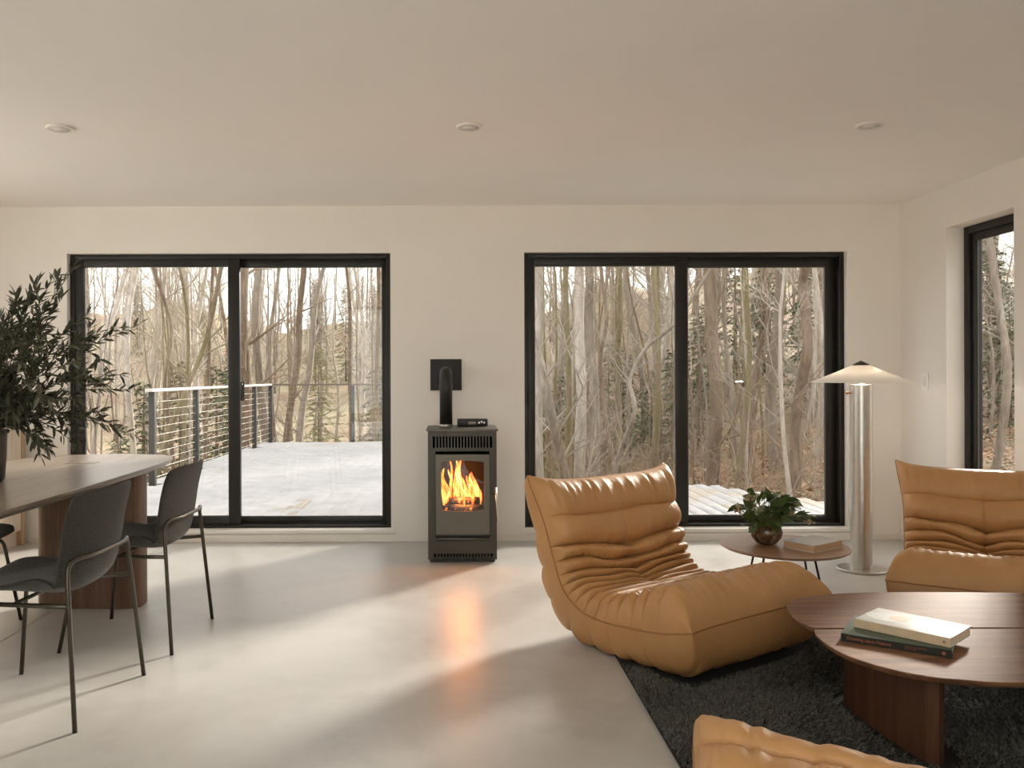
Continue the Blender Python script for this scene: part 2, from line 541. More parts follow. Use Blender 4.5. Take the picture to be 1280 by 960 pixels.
def smooth_noise(rng, n, k):
    """n samples of smooth random values in -1..1 with about k bumps"""
    g = rng.uniform(-1, 1, k + 4)
    x = np.linspace(0, k, n)
    i = x.astype(int)
    t = x - i
    t = t * t * (3 - 2 * t)
    return g[i] * (1 - t) + g[i + 1] * t
def resample(ctrl, n):
    pts = np.array([[p[0], p[1]] for p in [(q.x, q.y) for q in spline([Vector((a, b, 0)) for a, b in ctrl], 24)]])
    d = np.concatenate([[0], np.cumsum(np.hypot(*np.diff(pts, axis=0).T))])
    return pts, d
def pleated_cushion(mid, Hu, Hl, W, grooves, low_grooves, seed, front_e=0.125, top_e=0.115, side_e=0.115, NB=150, centre=(0, 0), earflare=0.035, bow_front=0.05, bow_top=0.04, width_fn=None):
    """a bent knife-edge cushion: mid = centre line (forward, up) from the front seam to the top seam;
    Hu / Hl = half heights above / below it, as (fraction, value) tables; grooves = fractions with pleat depth"""
    rng = np.random.default_rng(seed)
    pts, d = resample(mid, 0)
    L = d[-1]
    def curve(a):
        a = np.clip(a, 0, 1) * L
        return np.stack([np.interp(a, d, pts[:, 0]), np.interp(a, d, pts[:, 1])], -1)
    def normal(a):
        e = 0.035
        t = curve(np.clip(a + e, 0, 1)) - curve(np.clip(a - e, 0, 1))
        t /= np.linalg.norm(t, axis=-1, keepdims=True)
        return np.stack([t[..., 1], -t[..., 0]], -1) * 1.0
    tb = lambda tab, a: np.interp(a, [q[0] for q in tab], [q[1] for q in tab])
    def end(x, e, n):
        u = np.clip(x / e, 0, 1)
        return (1 - (1 - u) ** n) ** (1 / n)
    # columns across the width, denser at the sides and on the centre line
    c = np.linspace(-1, 1, NB)
    beta = np.sign(c) * (1 - (1 - np.abs(c)) ** 1.25)
    def sheet(gr, upper):
        # rows: cosine spacing inside every pleat so the grooves stay sharp
        ks = [0.0] + [g[0] for g in gr] + [1.0]
        dep = [0.0] + [g[1] for g in gr] + [0.0]
        rows, frac, gd, span = [], [], [], []
        for i in range(len(ks) - 1):
            n = max(10, int((ks[i + 1] - ks[i]) * L / 0.012)) if upper else max(8, int((ks[i + 1] - ks[i]) * L / 0.02))
            for j in range(n):
                u = 0.5 - 0.5 * math.cos(math.pi * j / n)
                rows.append(ks[i] + (ks[i + 1] - ks[i]) * u)
                frac.append(u)
                gd.append((dep[i], dep[i + 1]))
                span.append(ks[i + 1] - ks[i])
        rows.append(1.0); frac.append(1.0); gd.append((dep[-2], dep[-1])); span.append(ks[-1] - ks[-2])
        rows, frac, gd, span = map(np.array, (rows, frac, gd, span))
        A, B = np.meshgrid(rows, beta, indexing='ij')
        inner = np.sin(np.pi * np.clip(A, 0, 1)) ** 0.5
        # the pleat lines wander a little and sink towards the middle
        wob = np.zeros_like(A)
        for k in range(3):
            ph = rng.uniform(0, 6.28, 3)
            wob += 0.006 * np.sin(B * (3 + 3 * k) + ph[0] + A * 17) * np.sin(A * (11 + 9 * k) + ph[1])
        A2 = A + wob * inner
        if upper and centre[1] > 0:
            wgt = np.exp(-((A - centre[0]) / 0.17) ** 2)
            A2 = A2 - centre[1] * wgt * np.exp(-np.abs(B / 0.42) ** 1.6)
        hu = tb(Hu if upper else Hl, A2)
        eF = end(A2 * L, front_e, 2.6)
        eT = end((1 - A2) * L, top_e, 2.5)
        wid = np.full_like(A2, W / 2) if width_fn is None else np.vectorize(width_fn)(A2) * W / 2
        sB = end((1 - np.abs(B)) * W / 2, side_e, 2.8)
        H = hu * eF * eT * sB
        # pleats
        u = frac[:, None]
        b1 = 0.55 * (4 * u * (1 - u)) ** 0.32 + 0.45 * (4 * u * (1 - u))
        depth = gd[:, :1] * (1 - u) + gd[:, 1:] * u
        tuft = 1.0
        if upper and centre[1] > 0:
            tuft = 1 + 0.9 * np.exp(-((A - centre[0]) / 0.13) ** 2) * np.exp(-(B / 0.10) ** 2)
        fade = np.clip(sB * 2.6, 0, 1) * np.clip(np.minimum(eF, eT) * 1.3, 0, 1)
        H = H - depth * tuft * (1 - b1) * fade
        # gathers: fine wrinkles that start at the grooves and die out on the swell
        wr = np.zeros_like(A2)
        for k in range(7):
            n_c = smooth_noise(rng, NB, 26 + 9 * k)
            sel = np.exp(-((A - rng.uniform(0, 1)) / 0.10) ** 2)
            wr += sel * n_c[None, :]
        near = np.abs(2 * u - 1) ** 1.5
        H = H + 0.0065 * wr * (0.25 + 0.75 * near) * fade
        lip = np.exp(-((A * L - 0.09) / 0.09) ** 2) + (np.exp(-(((1 - A) * L - 0.07) / 0.06) ** 2) if upper else 0)
        H = H + 0.0065 * lip * smooth_noise(rng, NB, 44)[None, :] * fade
        if upper and centre[1] > 0:      # centre seam and the tuck around it
            wgt = np.exp(-((A - centre[0]) / 0.20) ** 4)
            H = H - (0.012 * np.exp(-(B / 0.018) ** 2) + 0.022 * np.exp(-(B / 0.16) ** 2)) * wgt * fade
        C, N = curve(A2), normal(A2)
        sg = 1.0 if upper else -1.0
        P = C + N * (sg * H)[..., None]
        # corners stand out as ears, the seams between them are drawn in
        corner = np.abs(B) ** 5
        endness = np.exp(-(A2 * L / 0.13) ** 2) + np.exp(-((1 - A2) * L / 0.13) ** 2)
        x = B * wid * (1 + earflare / (W / 2) * (endness * np.abs(B) ** 2 - 0.55 * np.sin(np.pi * A2)))
        Tn = np.stack([N[..., 1], -N[..., 0]], -1)
        P = P + Tn * (bow_front * np.exp(-(A2 * L / 0.10) ** 2) * corner)[..., None]
        P = P - Tn * (bow_top * np.exp(-((1 - A2) * L / 0.10) ** 2) * corner)[..., None]
        V = np.stack([x, -P[..., 0], np.maximum(P[..., 1], 0.0)], -1)
        n, mcol = A.shape
        idx = np.arange(n * mcol).reshape(n, mcol)
        q = np.stack([idx[:-1, :-1], idx[1:, :-1], idx[1:, 1:], idx[:-1, 1:]], -1).reshape(-1, 4)
        if upper: q = q[:, ::-1]
        return V, q
    Vu, qu = sheet(grooves, True)
    Vl, ql = sheet(low_grooves, False)
    rim = [Vu[0, :], Vu[:, -1], Vu[-1, ::-1], Vu[::-1, 0]]
    rim = np.concatenate([r[::3] for r in rim])
    return Vu, qu, Vl, ql, rim

MID = [(0.500, 0.228), (0.36, 0.190), (0.20, 0.165), (0.02, 0.152), (-0.13, 0.165), (-0.248, 0.240), (-0.312, 0.370), (-0.355, 0.50), (-0.400, 0.63), (-0.432, 0.722)]
HU = [(0, 0.165), (0.08, 0.190), (0.16, 0.185), (0.26, 0.150), (0.36, 0.122), (0.46, 0.108), (0.56, 0.106), (0.66, 0.112), (0.76, 0.120), (0.88, 0.115), (1, 0.10)]
HL = [(0, 0.17), (0.10, 0.185), (0.25, 0.175), (0.45, 0.175), (0.55, 0.20), (0.66, 0.195), (0.80, 0.165), (1, 0.12)]
GR = [(0.120, 0.024), (0.195, 0.046), (0.255, 0.048), (0.313, 0.048), (0.368, 0.046), (0.420, 0.044), (0.470, 0.044), (0.518, 0.044), (0.564, 0.045), (0.609, 0.047), (0.654, 0.050), (0.700, 0.056), (0.757, 0.068), (0.862, 0.028)]
GL = [(0.12, 0.008), (0.21, 0.024), (0.29, 0.022), (0.37, 0.026), (0.45, 0.030), (0.53, 0.030), (0.61, 0.030), (0.70, 0.028), (0.82, 0.018)]
FOOT = []          # outlines that press the rug's pile flat
def hull(pts):
    pts = sorted(set((round(x, 4), round(y, 4)) for x, y in pts))
    def half(ps):
        h = []
        for p in ps:
            while len(h) > 1 and (h[-1][0] - h[-2][0]) * (p[1] - h[-2][1]) - (h[-1][1] - h[-2][1]) * (p[0] - h[-2][0]) <= 0: h.pop()
            h.append(p)
        return h[:-1]
    return half(pts) + half(pts[::-1])
def footprint(root, V, limit=0.055):
    bpy.context.view_layer.update()
    mw = root.matrix_world
    FOOT.append(hull([(mw @ Vector(p)).xy[:] for p in V.reshape(-1, 3)[::2] if p[2] < limit]))
def pleated_chair(name, label, seed, loc, heading, scale, W, group=None):
    root = tag(empty(name, loc), label, 'armchair', group)
    Vu, qu, Vl, ql, rim = pleated_cushion(MID, HU, HL, W, GR, GL, seed, centre=(0.68, 0.035))
    np_mesh('pleated_cover', Vu.reshape(-1, 3), qu, M['leather'], root)
    np_mesh('underside_cover', Vl.reshape(-1, 3), ql, M['leather'], root)
    pts = [Vector(p) for p in rim] + [Vector(rim[0])]
    MB().tube(pts, 0.0042, 6, False).build('seam_piping', M['piping'], root, smooth=True)
    # local front is -Y; heading is the angle of the facing direction
    root.rotation_euler = (0, 0, heading + math.pi / 2)
    root.scale = (scale,) * 3
    footprint(root, Vl)
    return root
pleated_chair('lounge_chair', 'tan pleated leather lounge chair in front of the lounge sliding door', 5, (0.980, 3.845, 0.0104), -0.967, 0.965, 0.90)
pleated_chair('lounge_chair', 'tan pleated leather lounge chair beside the floor lamp and narrow window', 11, (2.675, 4.205, 0.0104), -2.105, 0.94, 0.83)
# footstool of the same leather: its far corner shows at the near side of the rug
def pleated_ottoman(name, label, seed, far_left, heading, W, D, H):
    mid = [(D / 2, H * 0.80), (D * 0.25, H * 0.64), (0, H * 0.60), (-D * 0.25, H * 0.64), (-D / 2, H * 0.80)]
    root = tag(empty(name), label, 'ottoman')
    up = [(0, 0.13), (0.5, 0.165), (1, 0.13)]
    lo = [(0, 0.26), (0.5, 0.30), (1, 0.26)]
    Vu, qu, Vl, ql, rim = pleated_cushion(mid, up, lo, W, [(0.13, 0.03), (0.30, 0.03), (0.50, 0.03), (0.70, 0.03), (0.87, 0.03)], [(0.3, 0.01), (0.7, 0.01)], seed, NB=110, earflare=0.05, bow_front=0.05, bow_top=0.05)
    np_mesh('pleated_cover', Vu.reshape(-1, 3), qu, M['leather'], root)
    np_mesh('underside_cover', Vl.reshape(-1, 3), ql, M['leather'], root)
    MB().tube([Vector(p) for p in rim] + [Vector(rim[0])], 0.005, 6, False).build('seam_piping', M['piping'], root, smooth=True)
    root.rotation_euler = (0, 0, heading + math.pi / 2)
    f = Vector((math.cos(heading), math.sin(heading)))
    r = Vector((f.y, -f.x))
    root.location = (*(Vector(far_left) - f * (D / 2) + r * (W / 2)), 0.0104)
    footprint(root, Vl)
    return root
pleated_ottoman('footstool', 'tan pleated leather footstool at the edge of the shaggy rug', 21, (0.605, 1.965), math.atan2(0.84, 0.54), 0.86, 0.78, 0.42)

# ------------------------------------------------------------------ rug
def rug(x0, x1, y0, y1):
    root = tag(empty('rug', ((x0 + x1) / 2, (y0 + y1) / 2, 0)), 'dark charcoal shaggy rug under the coffee table', 'rug')
    hx, hy = (x1 - x0) / 2, (y1 - y0) / 2
    box('rug_backing', M['rug'], -hx, hx, -hy, hy, 0.0, 0.010, parent=root)
    rng = np.random.default_rng(3)
    n = 170000
    p = np.stack([rng.uniform(-hx, hx, n), rng.uniform(-hy, hy, n)], -1)
    keep = np.ones(n, bool)
    for poly, room in FOOT:
        q = np.array(poly)
        inside = np.ones(n, bool)
        for a, b in zip(q, np.roll(q, -1, 0)):
            e = (b - a) / max(1e-9, np.hypot(*(b - a)))
            inside &= e[0] * (p[:, 1] + (y0 + y1) / 2 - a[1]) - e[1] * (p[:, 0] + (x0 + x1) / 2 - a[0]) > -room
        keep &= ~inside
    p = p[keep]
    n = len(p)
    ln = rng.uniform(0.020, 0.036, n)
    swirl = np.sin(p[:, 0] * 5.1 + np.sin(p[:, 1] * 3.7) * 1.6) + np.sin(p[:, 1] * 6.3 + p[:, 0] * 2.0)
    an = swirl * 1.3 + rng.normal(0, 0.9, n)
    lean = rng.uniform(0.3, 1.0, n) * ln
    dx, dy = np.cos(an) * lean, np.sin(an) * lean
    w = rng.uniform(0.0016, 0.0030, n)
    b = rng.uniform(0, 6.283, n)
    sx, sy = np.cos(b) * w, np.sin(b) * w
    z0 = np.full(n, 0.008)
    base1 = np.stack([p[:, 0] - sx, p[:, 1] - sy, z0], -1)
    base2 = np.stack([p[:, 0] + sx, p[:, 1] + sy, z0], -1)
    m1 = np.stack([p[:, 0] + dx * 0.35 + sx, p[:, 1] + dy * 0.35 + sy, z0 + ln * 0.62], -1)
    m2 = np.stack([p[:, 0] + dx * 0.35 - sx, p[:, 1] + dy * 0.35 - sy, z0 + ln * 0.62], -1)
    tip = np.stack([p[:, 0] + dx, p[:, 1] + dy, z0 + ln * 0.85], -1)
    V = np.stack([base1, base2, m1, m2, tip], 1).reshape(-1, 3)
    k = (np.arange(n) * 5)[:, None]
    Fc = np.concatenate([k + np.array([[0, 1, 2]]), k + np.array([[0, 2, 3]]), k + np.array([[3, 2, 4]])])
    o = np_mesh('rug_pile', V, Fc, M['pile'], root, smooth=False)
    tag(o, kind='stuff')
M['rug'] = plain('rug_backing', (0.012, 0.012, 0.011), 0.95)
def pile_mat():
    m, nt, b = new_mat('rug_pile')
    v = coords(nt)
    nt.links.new(ramp(nt, noise(nt, v, 170, 2), [(0.35, (0.030, 0.031, 0.027)), (0.65, (0.185, 0.182, 0.160))]), b.inputs['Base Color'])
    b.inputs['Roughness'].default_value = 0.6
    b.inputs['Specular IOR Level'].default_value = 0.3
    return m
M['pile'] = pile_mat()
LEG = [(1.424, 3.06), (1.424, 2.90), (1.432, 2.76), (1.447, 2.67), (1.462, 2.60), (1.490, 2.575), (1.520, 2.60), (1.545, 2.70), (1.555, 2.90), (1.54, 3.06), (1.50, 3.13), (1.455, 3.12)]
FOOT = [(f, 0.031) for f in FOOT] + [(hull(LEG), 0.046), (hull([(3.86 - x, y) for x, y in LEG]), 0.046)]
rug(0.70, 3.20, 1.05, 3.95)

# ------------------------------------------------------------------ coffee table: two walnut leaves on two slab legs
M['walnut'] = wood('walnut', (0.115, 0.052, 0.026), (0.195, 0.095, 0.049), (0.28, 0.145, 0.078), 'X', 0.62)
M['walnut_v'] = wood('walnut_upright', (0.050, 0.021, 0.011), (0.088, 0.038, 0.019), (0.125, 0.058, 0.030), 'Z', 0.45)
M['walnut'].node_tree.nodes['Principled BSDF'].inputs['Specular IOR Level'].default_value = 0.22
TZ = 0.312
def coffee_table():
    root = tag(empty('coffee_table', (1.95, 2.98, 0)), 'low walnut coffee table with a split rounded top', 'coffee table')
    o = Vector((1.95, 2.98))
    far_px = [(1018, 785), (1003, 779.5), (990, 770), (983.5, 760), (986, 752.5), (998, 747.5), (1020, 744), (1060, 741.3), (1110, 740), (1180, 740), (1280, 741)]
    far = [on(*q, TZ) for q in far_px]
    near_px = [(1019, 787.5), (1020, 794), (1034, 806), (1058, 819), (1100, 833), (1150, 844), (1200, 849.5), (1280, 853)]
    near = [on(*q, TZ) for q in near_px]
    ys = far[0].y
    def sm(pts): return [(q.x - o.x, q.y - o.y) for q in spline(pts, 4)]
    ex = 2.66
    far2 = far + [Vector((2.52, 3.42, 0)), Vector((ex, 3.28, 0)), Vector((ex - 0.01, 3.10, 0)), Vector((ex - 0.06, ys, 0))]
    a = sm(far2)
    MB().prism(a, TZ - 0.020, TZ, 0.002, inset_bottom=0.012).build('table_leaf', M['walnut'], root, angle=30)
    yn = ys - 0.014
    near[0].y = yn
    near2 = near + [Vector((2.10, 2.50, 0)), Vector((2.42, 2.62, 0)), Vector((2.58, 2.80, 0)), Vector((2.60, yn, 0))]
    b = sm(near2)
    MB().prism(b, TZ - 0.020, TZ, 0.002, inset_bottom=0.012).build('table_leaf', M['walnut'], root, angle=30)
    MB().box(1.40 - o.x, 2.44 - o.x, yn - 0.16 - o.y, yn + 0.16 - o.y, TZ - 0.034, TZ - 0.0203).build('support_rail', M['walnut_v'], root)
    for sx in (1, -1):
        cx = 1.93
        poly = [((x if sx > 0 else 2 * cx - x) - o.x, y - o.y) for x, y in LEG]
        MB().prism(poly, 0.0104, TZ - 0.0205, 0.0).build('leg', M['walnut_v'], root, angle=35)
    return root
coffee_table()

def text_part(name, body, size, mat, parent, loc, rot, align='LEFT', shear=0.0, bold=0.0, spacing=1.0):
    c = bpy.data.curves.new(name, 'FONT')
    c.body, c.size, c.align_x, c.align_y = body, size, align, 'CENTER'
    c.extrude, c.shear, c.offset, c.space_character = 0.0002, shear, bold, spacing
    tmp = bpy.data.objects.new(name, c)
    COL.objects.link(tmp)
    me = bpy.data.meshes.new_from_object(tmp.evaluated_get(bpy.context.evaluated_depsgraph_get()))
    bpy.data.objects.remove(tmp)
    me.materials.clear()
    o = link(name, me, mat)
    o.parent, o.location, o.rotation_euler = parent, loc, rot
    return o
def book(name, label, corners_z, w, d, h, loc, rz, cover, paper, group=None, spine_round=0.0):
    """closed book: boards, spine on the local -Y side, page block inside"""
    root = tag(empty(name, loc, rz), label, 'book', group)
    t = 0.0025
    m = MB().box(-w / 2, w / 2, -d / 2, d / 2, h - t, h, 0.0008).box(-w / 2, w / 2, -d / 2, d / 2, 0, t, 0.0008).box(-w / 2, w / 2, -d / 2, -d / 2 + t, 0, h, 0.0008)
    m.build('cover', cover, root, angle=40)
    box('page_block', paper, -w / 2 + 0.003, w / 2 - 0.003, -d / 2 + t, d / 2 - 0.004, t, h - t, parent=root)
    return root
M['paper'] = plain('page_edges', (0.70, 0.60, 0.45), 0.8, bmp=0.2, bscale=300)
M['green_cover'] = plain('green_book_cover', (0.075, 0.105, 0.070), 0.45, var=0.2, vscale=40)
M['black_spine'] = plain('black_book_spine', (0.014, 0.018, 0.014), 0.4)
M['rust_ink'] = plain('rust_ink', (0.34, 0.105, 0.055), 0.6)
M['white_cover'] = plain('white_book_cover', (0.60, 0.585, 0.555), 0.35)
M['cream_spine'] = plain('cream_book_spine', (0.60, 0.47, 0.31), 0.5, var=0.08, vscale=30)
# green book: spine towards the camera
gl, gr = on(1051, 801, TZ), on(1190, 823.5, TZ)
gdir = (gr - gl).normalized()
gang = math.atan2(gdir.y, gdir.x)
gw = (gr - gl).length
gn = Vector((-gdir.y, gdir.x, 0))
gd_ = 0.255
gb = book('book', 'dark green hardback lying flat under a white book on the coffee table', None, gw, gd_, 0.026, (gl + gr) / 2 + gn * gd_ / 2 + Vector((0, 0, 0.0003)), gang, M['green_cover'], M['paper'])
sp = box('spine_strip', M['black_spine'], -gw / 2 + 0.0005, gw / 2 - 0.0005, -gd_ / 2 - 0.0012, -gd_ / 2 + 0.0004, 0.0008, 0.0252, parent=gb)
text_part('spine_title', 'Drawing upon Nature', 0.0150, M['rust_ink'], gb, (-gw / 2 + 0.018, -gd_ / 2 - 0.0014, 0.0130), (R(90), 0, 0), bold=0.0002)
text_part('spine_subtitle', "Studies for the Blaschkas'\nGlass Models", 0.0064, M['rust_ink'], gb, (gw * 0.09, -gd_ / 2 - 0.0014, 0.0130), (R(90), 0, 0))
MB().lathe([(0.006, 0.0), (0.006, 0.0006)], seg=20).build('spine_emblem', M['rust_ink'], gb, loc=(gw / 2 - 0.022, -gd_ / 2 - 0.0012, 0.013)).rotation_euler = (R(90), 0, 0)
# white book on it
wl, wr = on(1068, 784, TZ + 0.0265), on(1188, 810, TZ + 0.0265)
wdir = (wr - wl).normalized()
wang = math.atan2(wdir.y, wdir.x)
ww = (wr - wl).length
wn = Vector((-wdir.y, wdir.x, 0))
wb = book('book', 'white art book with a pale shell picture lying on the green hardback', None, ww, 0.20, 0.030, (wl + wr) / 2 + wn * 0.10 + Vector((0, 0, 0.0004)), wang, M['white_cover'], M['paper'])
box('spine_strip', M['cream_spine'], -ww / 2 + 0.0005, ww / 2 - 0.0005, -0.1012, -0.0996, 0.0008, 0.0292, parent=wb)
def cover_shape(name, pts, mat, parent, z):
    MB().prism(pts, z, z + 0.0003).build(name, mat, parent)
def ell(cx, cy_, a, b, rot=0, n=28, wob=0.0, seed=0):
    rr = random.Random(seed)
    ph = [rr.uniform(0, 6.28) for _ in range(3)]
    out = []
    for k in range(n):
        t = 2 * math.pi * k / n
        f = 1 + wob * (math.sin(2 * t + ph[0]) + 0.6 * math.sin(3 * t + ph[1]))
        x, y = a * f * math.cos(t), b * f * math.sin(t)
        out.append((cx + x * math.cos(rot) - y * math.sin(rot), cy_ + x * math.sin(rot) + y * math.cos(rot)))
    return out
M['ink_grey'] = plain('print_grey', (0.36, 0.37, 0.36), 0.4, var=0.2, vscale=60)
M['ink_tan'] = plain('print_tan', (0.40, 0.21, 0.10), 0.4, var=0.25, vscale=70)
M['ink_line'] = plain('print_brown', (0.30, 0.22, 0.13), 0.4)
cover_shape('cover_print', ell(-0.075, 0.005, 0.072, 0.058, 0.1, wob=0.05, seed=1), M['ink_grey'], wb, 0.0301)
cover_shape('cover_print', ell(-0.042, 0.012, 0.034, 0.030, 0.6, wob=0.12, seed=2), M['ink_tan'], wb, 0.0305)
cover_shape('cover_print', [(-0.01, 0.030), (0.14, 0.050), (0.14, 0.053), (-0.01, 0.036)], M['ink_line'], wb, 0.0301)
cover_shape('cover_print', ell(0.065, -0.020, 0.012, 0.014, 0.3, wob=0.15, seed=4), M['ink_grey'], wb, 0.0301)
cover_shape('cover_print', ell(0.115, -0.045, 0.013, 0.006, 0.4, seed=5), M['ink_line'], wb, 0.0301)
MB().lathe([(0.005, 0.0), (0.005, 0.0006)], seg=18).build('spine_emblem', M['ink_line'], wb, loc=(ww / 2 - 0.018, -0.1012, 0.015)).rotation_euler = (R(90), 0, 0)

# ------------------------------------------------------------------ round side table, posy and book
SZ = 0.362
stc = on(980, 681.5, SZ)
st = tag(empty('side_table', (stc.x, stc.y, 0)), 'round wooden side table on thin black wire legs', 'side table')
M['table_round'] = wood('light_walnut', (0.26, 0.145, 0.078), (0.35, 0.205, 0.118), (0.42, 0.26, 0.155), 'X', 0.35, coat=0.2)
rs = 77.0 / F * stc.y
MB().lathe([(rs - 0.020, SZ - 0.017), (rs - 0.002, SZ - 0.006), (rs, SZ - 0.003), (rs - 0.002, SZ)], seg=64).build('table_top', M['table_round'], st, angle=30)
for k in range(4):
    a = R(35 + 90 * k)
    p = Vector((math.cos(a), math.sin(a), 0))
    MB().tube([p * (rs * 0.52) + Vector((0, 0, SZ - 0.017)), p * (rs * 0.80) + Vector((0, 0, 0.0))], 0.0055, 8).build('leg', M['black'], st, smooth=True)
MB().lathe([(rs * 0.56, SZ - 0.024), (rs * 0.56, SZ - 0.0172), (rs * 0.50, SZ - 0.0172), (rs * 0.50, SZ - 0.024), (rs * 0.56, SZ - 0.024)], seg=40, cap=False).build('ring_brace', M['black'], st)

def leaf_mesh(name, length, width, fold, mat, segs=4, curl=0.15, point=1.0):
    vs, fs = [], []
    for i in range(segs + 1):
        t = i / segs
        w = width * (math.sin(math.pi * (t ** 0.8)) ** point) * 0.5 + (0.0006 if 0 < t < 1 else 0.0002)
        z = -curl * length * t * t
        vs += [(length * t, -w, z + fold * w), (length * t, 0, z), (length * t, w, z + fold * w)]
    for i in range(segs):
        a = i * 3
        fs += [(a, a + 3, a + 4, a + 1), (a + 1, a + 4, a + 5, a + 2)]
    me = bpy.data.meshes.new(name)
    me.from_pydata(vs, [], fs)
    me.materials.append(mat)
    me.polygons.foreach_set('use_smooth', [True] * len(fs))
    return me
def leaf_mat(name, c1, c2, rough=0.45, trans=0.25):
    m, nt, b = new_mat(name)
    v = coords(nt, kind='Generated')
    oi = nt.nodes.new('ShaderNodeObjectInfo')
    mx = nt.nodes.new('ShaderNodeMix')
    mx.data_type = 'RGBA'
    mx.inputs[6].default_value, mx.inputs[7].default_value = (*c1, 1), (*c2, 1)
    nt.links.new(oi.outputs['Random'], mx.inputs[0])
    nt.links.new(mx.outputs[2], b.inputs['Base Color'])
    b.inputs['Roughness'].default_value = rough
    out = nt.nodes['Material Output']
    tl = nt.nodes.new('ShaderNodeBsdfTranslucent')
    nt.links.new(mx.outputs[2], tl.inputs[0])
    ms = nt.nodes.new('ShaderNodeMixShader')
    ms.inputs[0].default_value = trans
    nt.links.new(b.outputs[0], ms.inputs[1])
    nt.links.new(tl.outputs[0], ms.inputs[2])
    nt.links.new(ms.outputs[0], out.inputs[0])
    return m
def orient(direction, up=Vector((0, 0, 1)), roll=0.0):
    x = direction.normalized()
    y = up.cross(x)
    if y.length < 1e-4: y = Vector((0, 1, 0)).cross(x)
    y.normalize()
    z = x.cross(y)
    return Matrix((x, y, z)).transposed() @ Matrix.Rotation(roll, 3, 'X')
def place_leaf(me, parent, pos, direction, roll, scale):
    o = bpy.data.objects.new('leaf', me)
    COL.objects.link(o)
    o.parent = parent
    mt = orient(direction, roll=roll).to_4x4()
    o.matrix_local = Matrix.Translation(pos) @ mt @ Matrix.Diagonal((scale, scale, scale, 1))
    return o
def mottled():
    m, nt, b = new_mat('mottled_brown_glaze')
    v = coords(nt)
    nt.links.new(ramp(nt, noise(nt, v, 22, 4, 0.6, 1.0), [(0.35, (0.035, 0.020, 0.012)), (0.55, (0.13, 0.075, 0.04)), (0.7, (0.30, 0.21, 0.13))]), b.inputs['Base Color'])
    b.inputs['Roughness'].default_value = 0.15
    return m
M['glaze'] = mottled()
bc = on(958, 680, SZ)
bowl = MB().lathe([(0.030, 0.0), (0.050, 0.008), (0.072, 0.035), (0.078, 0.062), (0.070, 0.090), (0.060, 0.102), (0.056, 0.102), (0.066, 0.088), (0.073, 0.062), (0.067, 0.036), (0.044, 0.012), (0.01, 0.010)], seg=40).build('round_vase', M['glaze'], smooth=True, loc=(bc.x, bc.y, SZ + 0.0003))
tag(bowl, 'small round mottled brown vase on the round side table', 'vase')
posy = tag(empty('posy', (bc.x, bc.y, SZ + 0.012)), 'leafy posy with small seed heads in the round brown vase', 'bouquet')
M['posy_leaf'] = leaf_mat('posy_leaf', (0.045, 0.085, 0.022), (0.115, 0.165, 0.040))
M['stem'] = plain('green_stem', (0.16, 0.17, 0.07), 0.6)
M['seed'] = plain('pale_seed_head', (0.42, 0.36, 0.20), 0.7, var=0.3, vscale=80)
pl_meshes = [leaf_mesh('leaf', 0.085, 0.050, 0.35, M['posy_leaf'], 5, 0.35, 0.75), leaf_mesh('leaf', 0.070, 0.038, 0.3, M['posy_leaf'], 5, 0.2, 0.8)]
rr = random.Random(8)
for k in range(46):
    az = rr.uniform(0, 6.283)
    el = rr.uniform(0.05, 1.25)
    reach = rr.uniform(0.11, 0.175) * (1.25 - 0.25 * math.sin(el))
    dirv = Vector((math.cos(az) * math.cos(el), math.sin(az) * math.cos(el), math.sin(el)))
    p0 = Vector((dirv.x * 0.012, dirv.y * 0.012, 0.02))
    p1 = Vector((dirv.x * 0.030, dirv.y * 0.030, 0.092))
    p2 = Vector((0, 0, 0.09)) + dirv * reach
    path = spline([p0, p1, p1 * 0.45 + p2 * 0.55 + Vector((0, 0, 0.015)), p2], 4)
    MB().tube(path, 0.0016, 5).build('stem', M['stem'], posy, smooth=True)
    if k % 5 < 3:
        for j in range(4):
            q = path[5 + rr.randrange(len(path) - 5)]
            dv = (dirv + Vector((rr.uniform(-1, 1), rr.uniform(-1, 1), rr.uniform(-0.6, 0.6)))).normalized()
            place_leaf(rr.choice(pl_meshes), posy, q, dv, rr.uniform(-0.8, 0.8), rr.uniform(0.7, 1.15))
    else:
        m = MB()
        for j in range(9):
            c = p2 + Vector((rr.gauss(0, 0.012), rr.gauss(0, 0.012), rr.gauss(0, 0.010)))
            m.tube([p2 - dirv * 0.02, c], 0.0008, 4)
            bm = bmesh.new()
            bmesh.ops.create_icosphere(bm, subdivisions=1, radius=rr.uniform(0.0045, 0.0075))
            bmesh.ops.translate(bm, verts=bm.verts, vec=c)
            m.bm(bm)
        tag(m.build('seed_head', M['seed'], posy, smooth=True), kind='stuff')
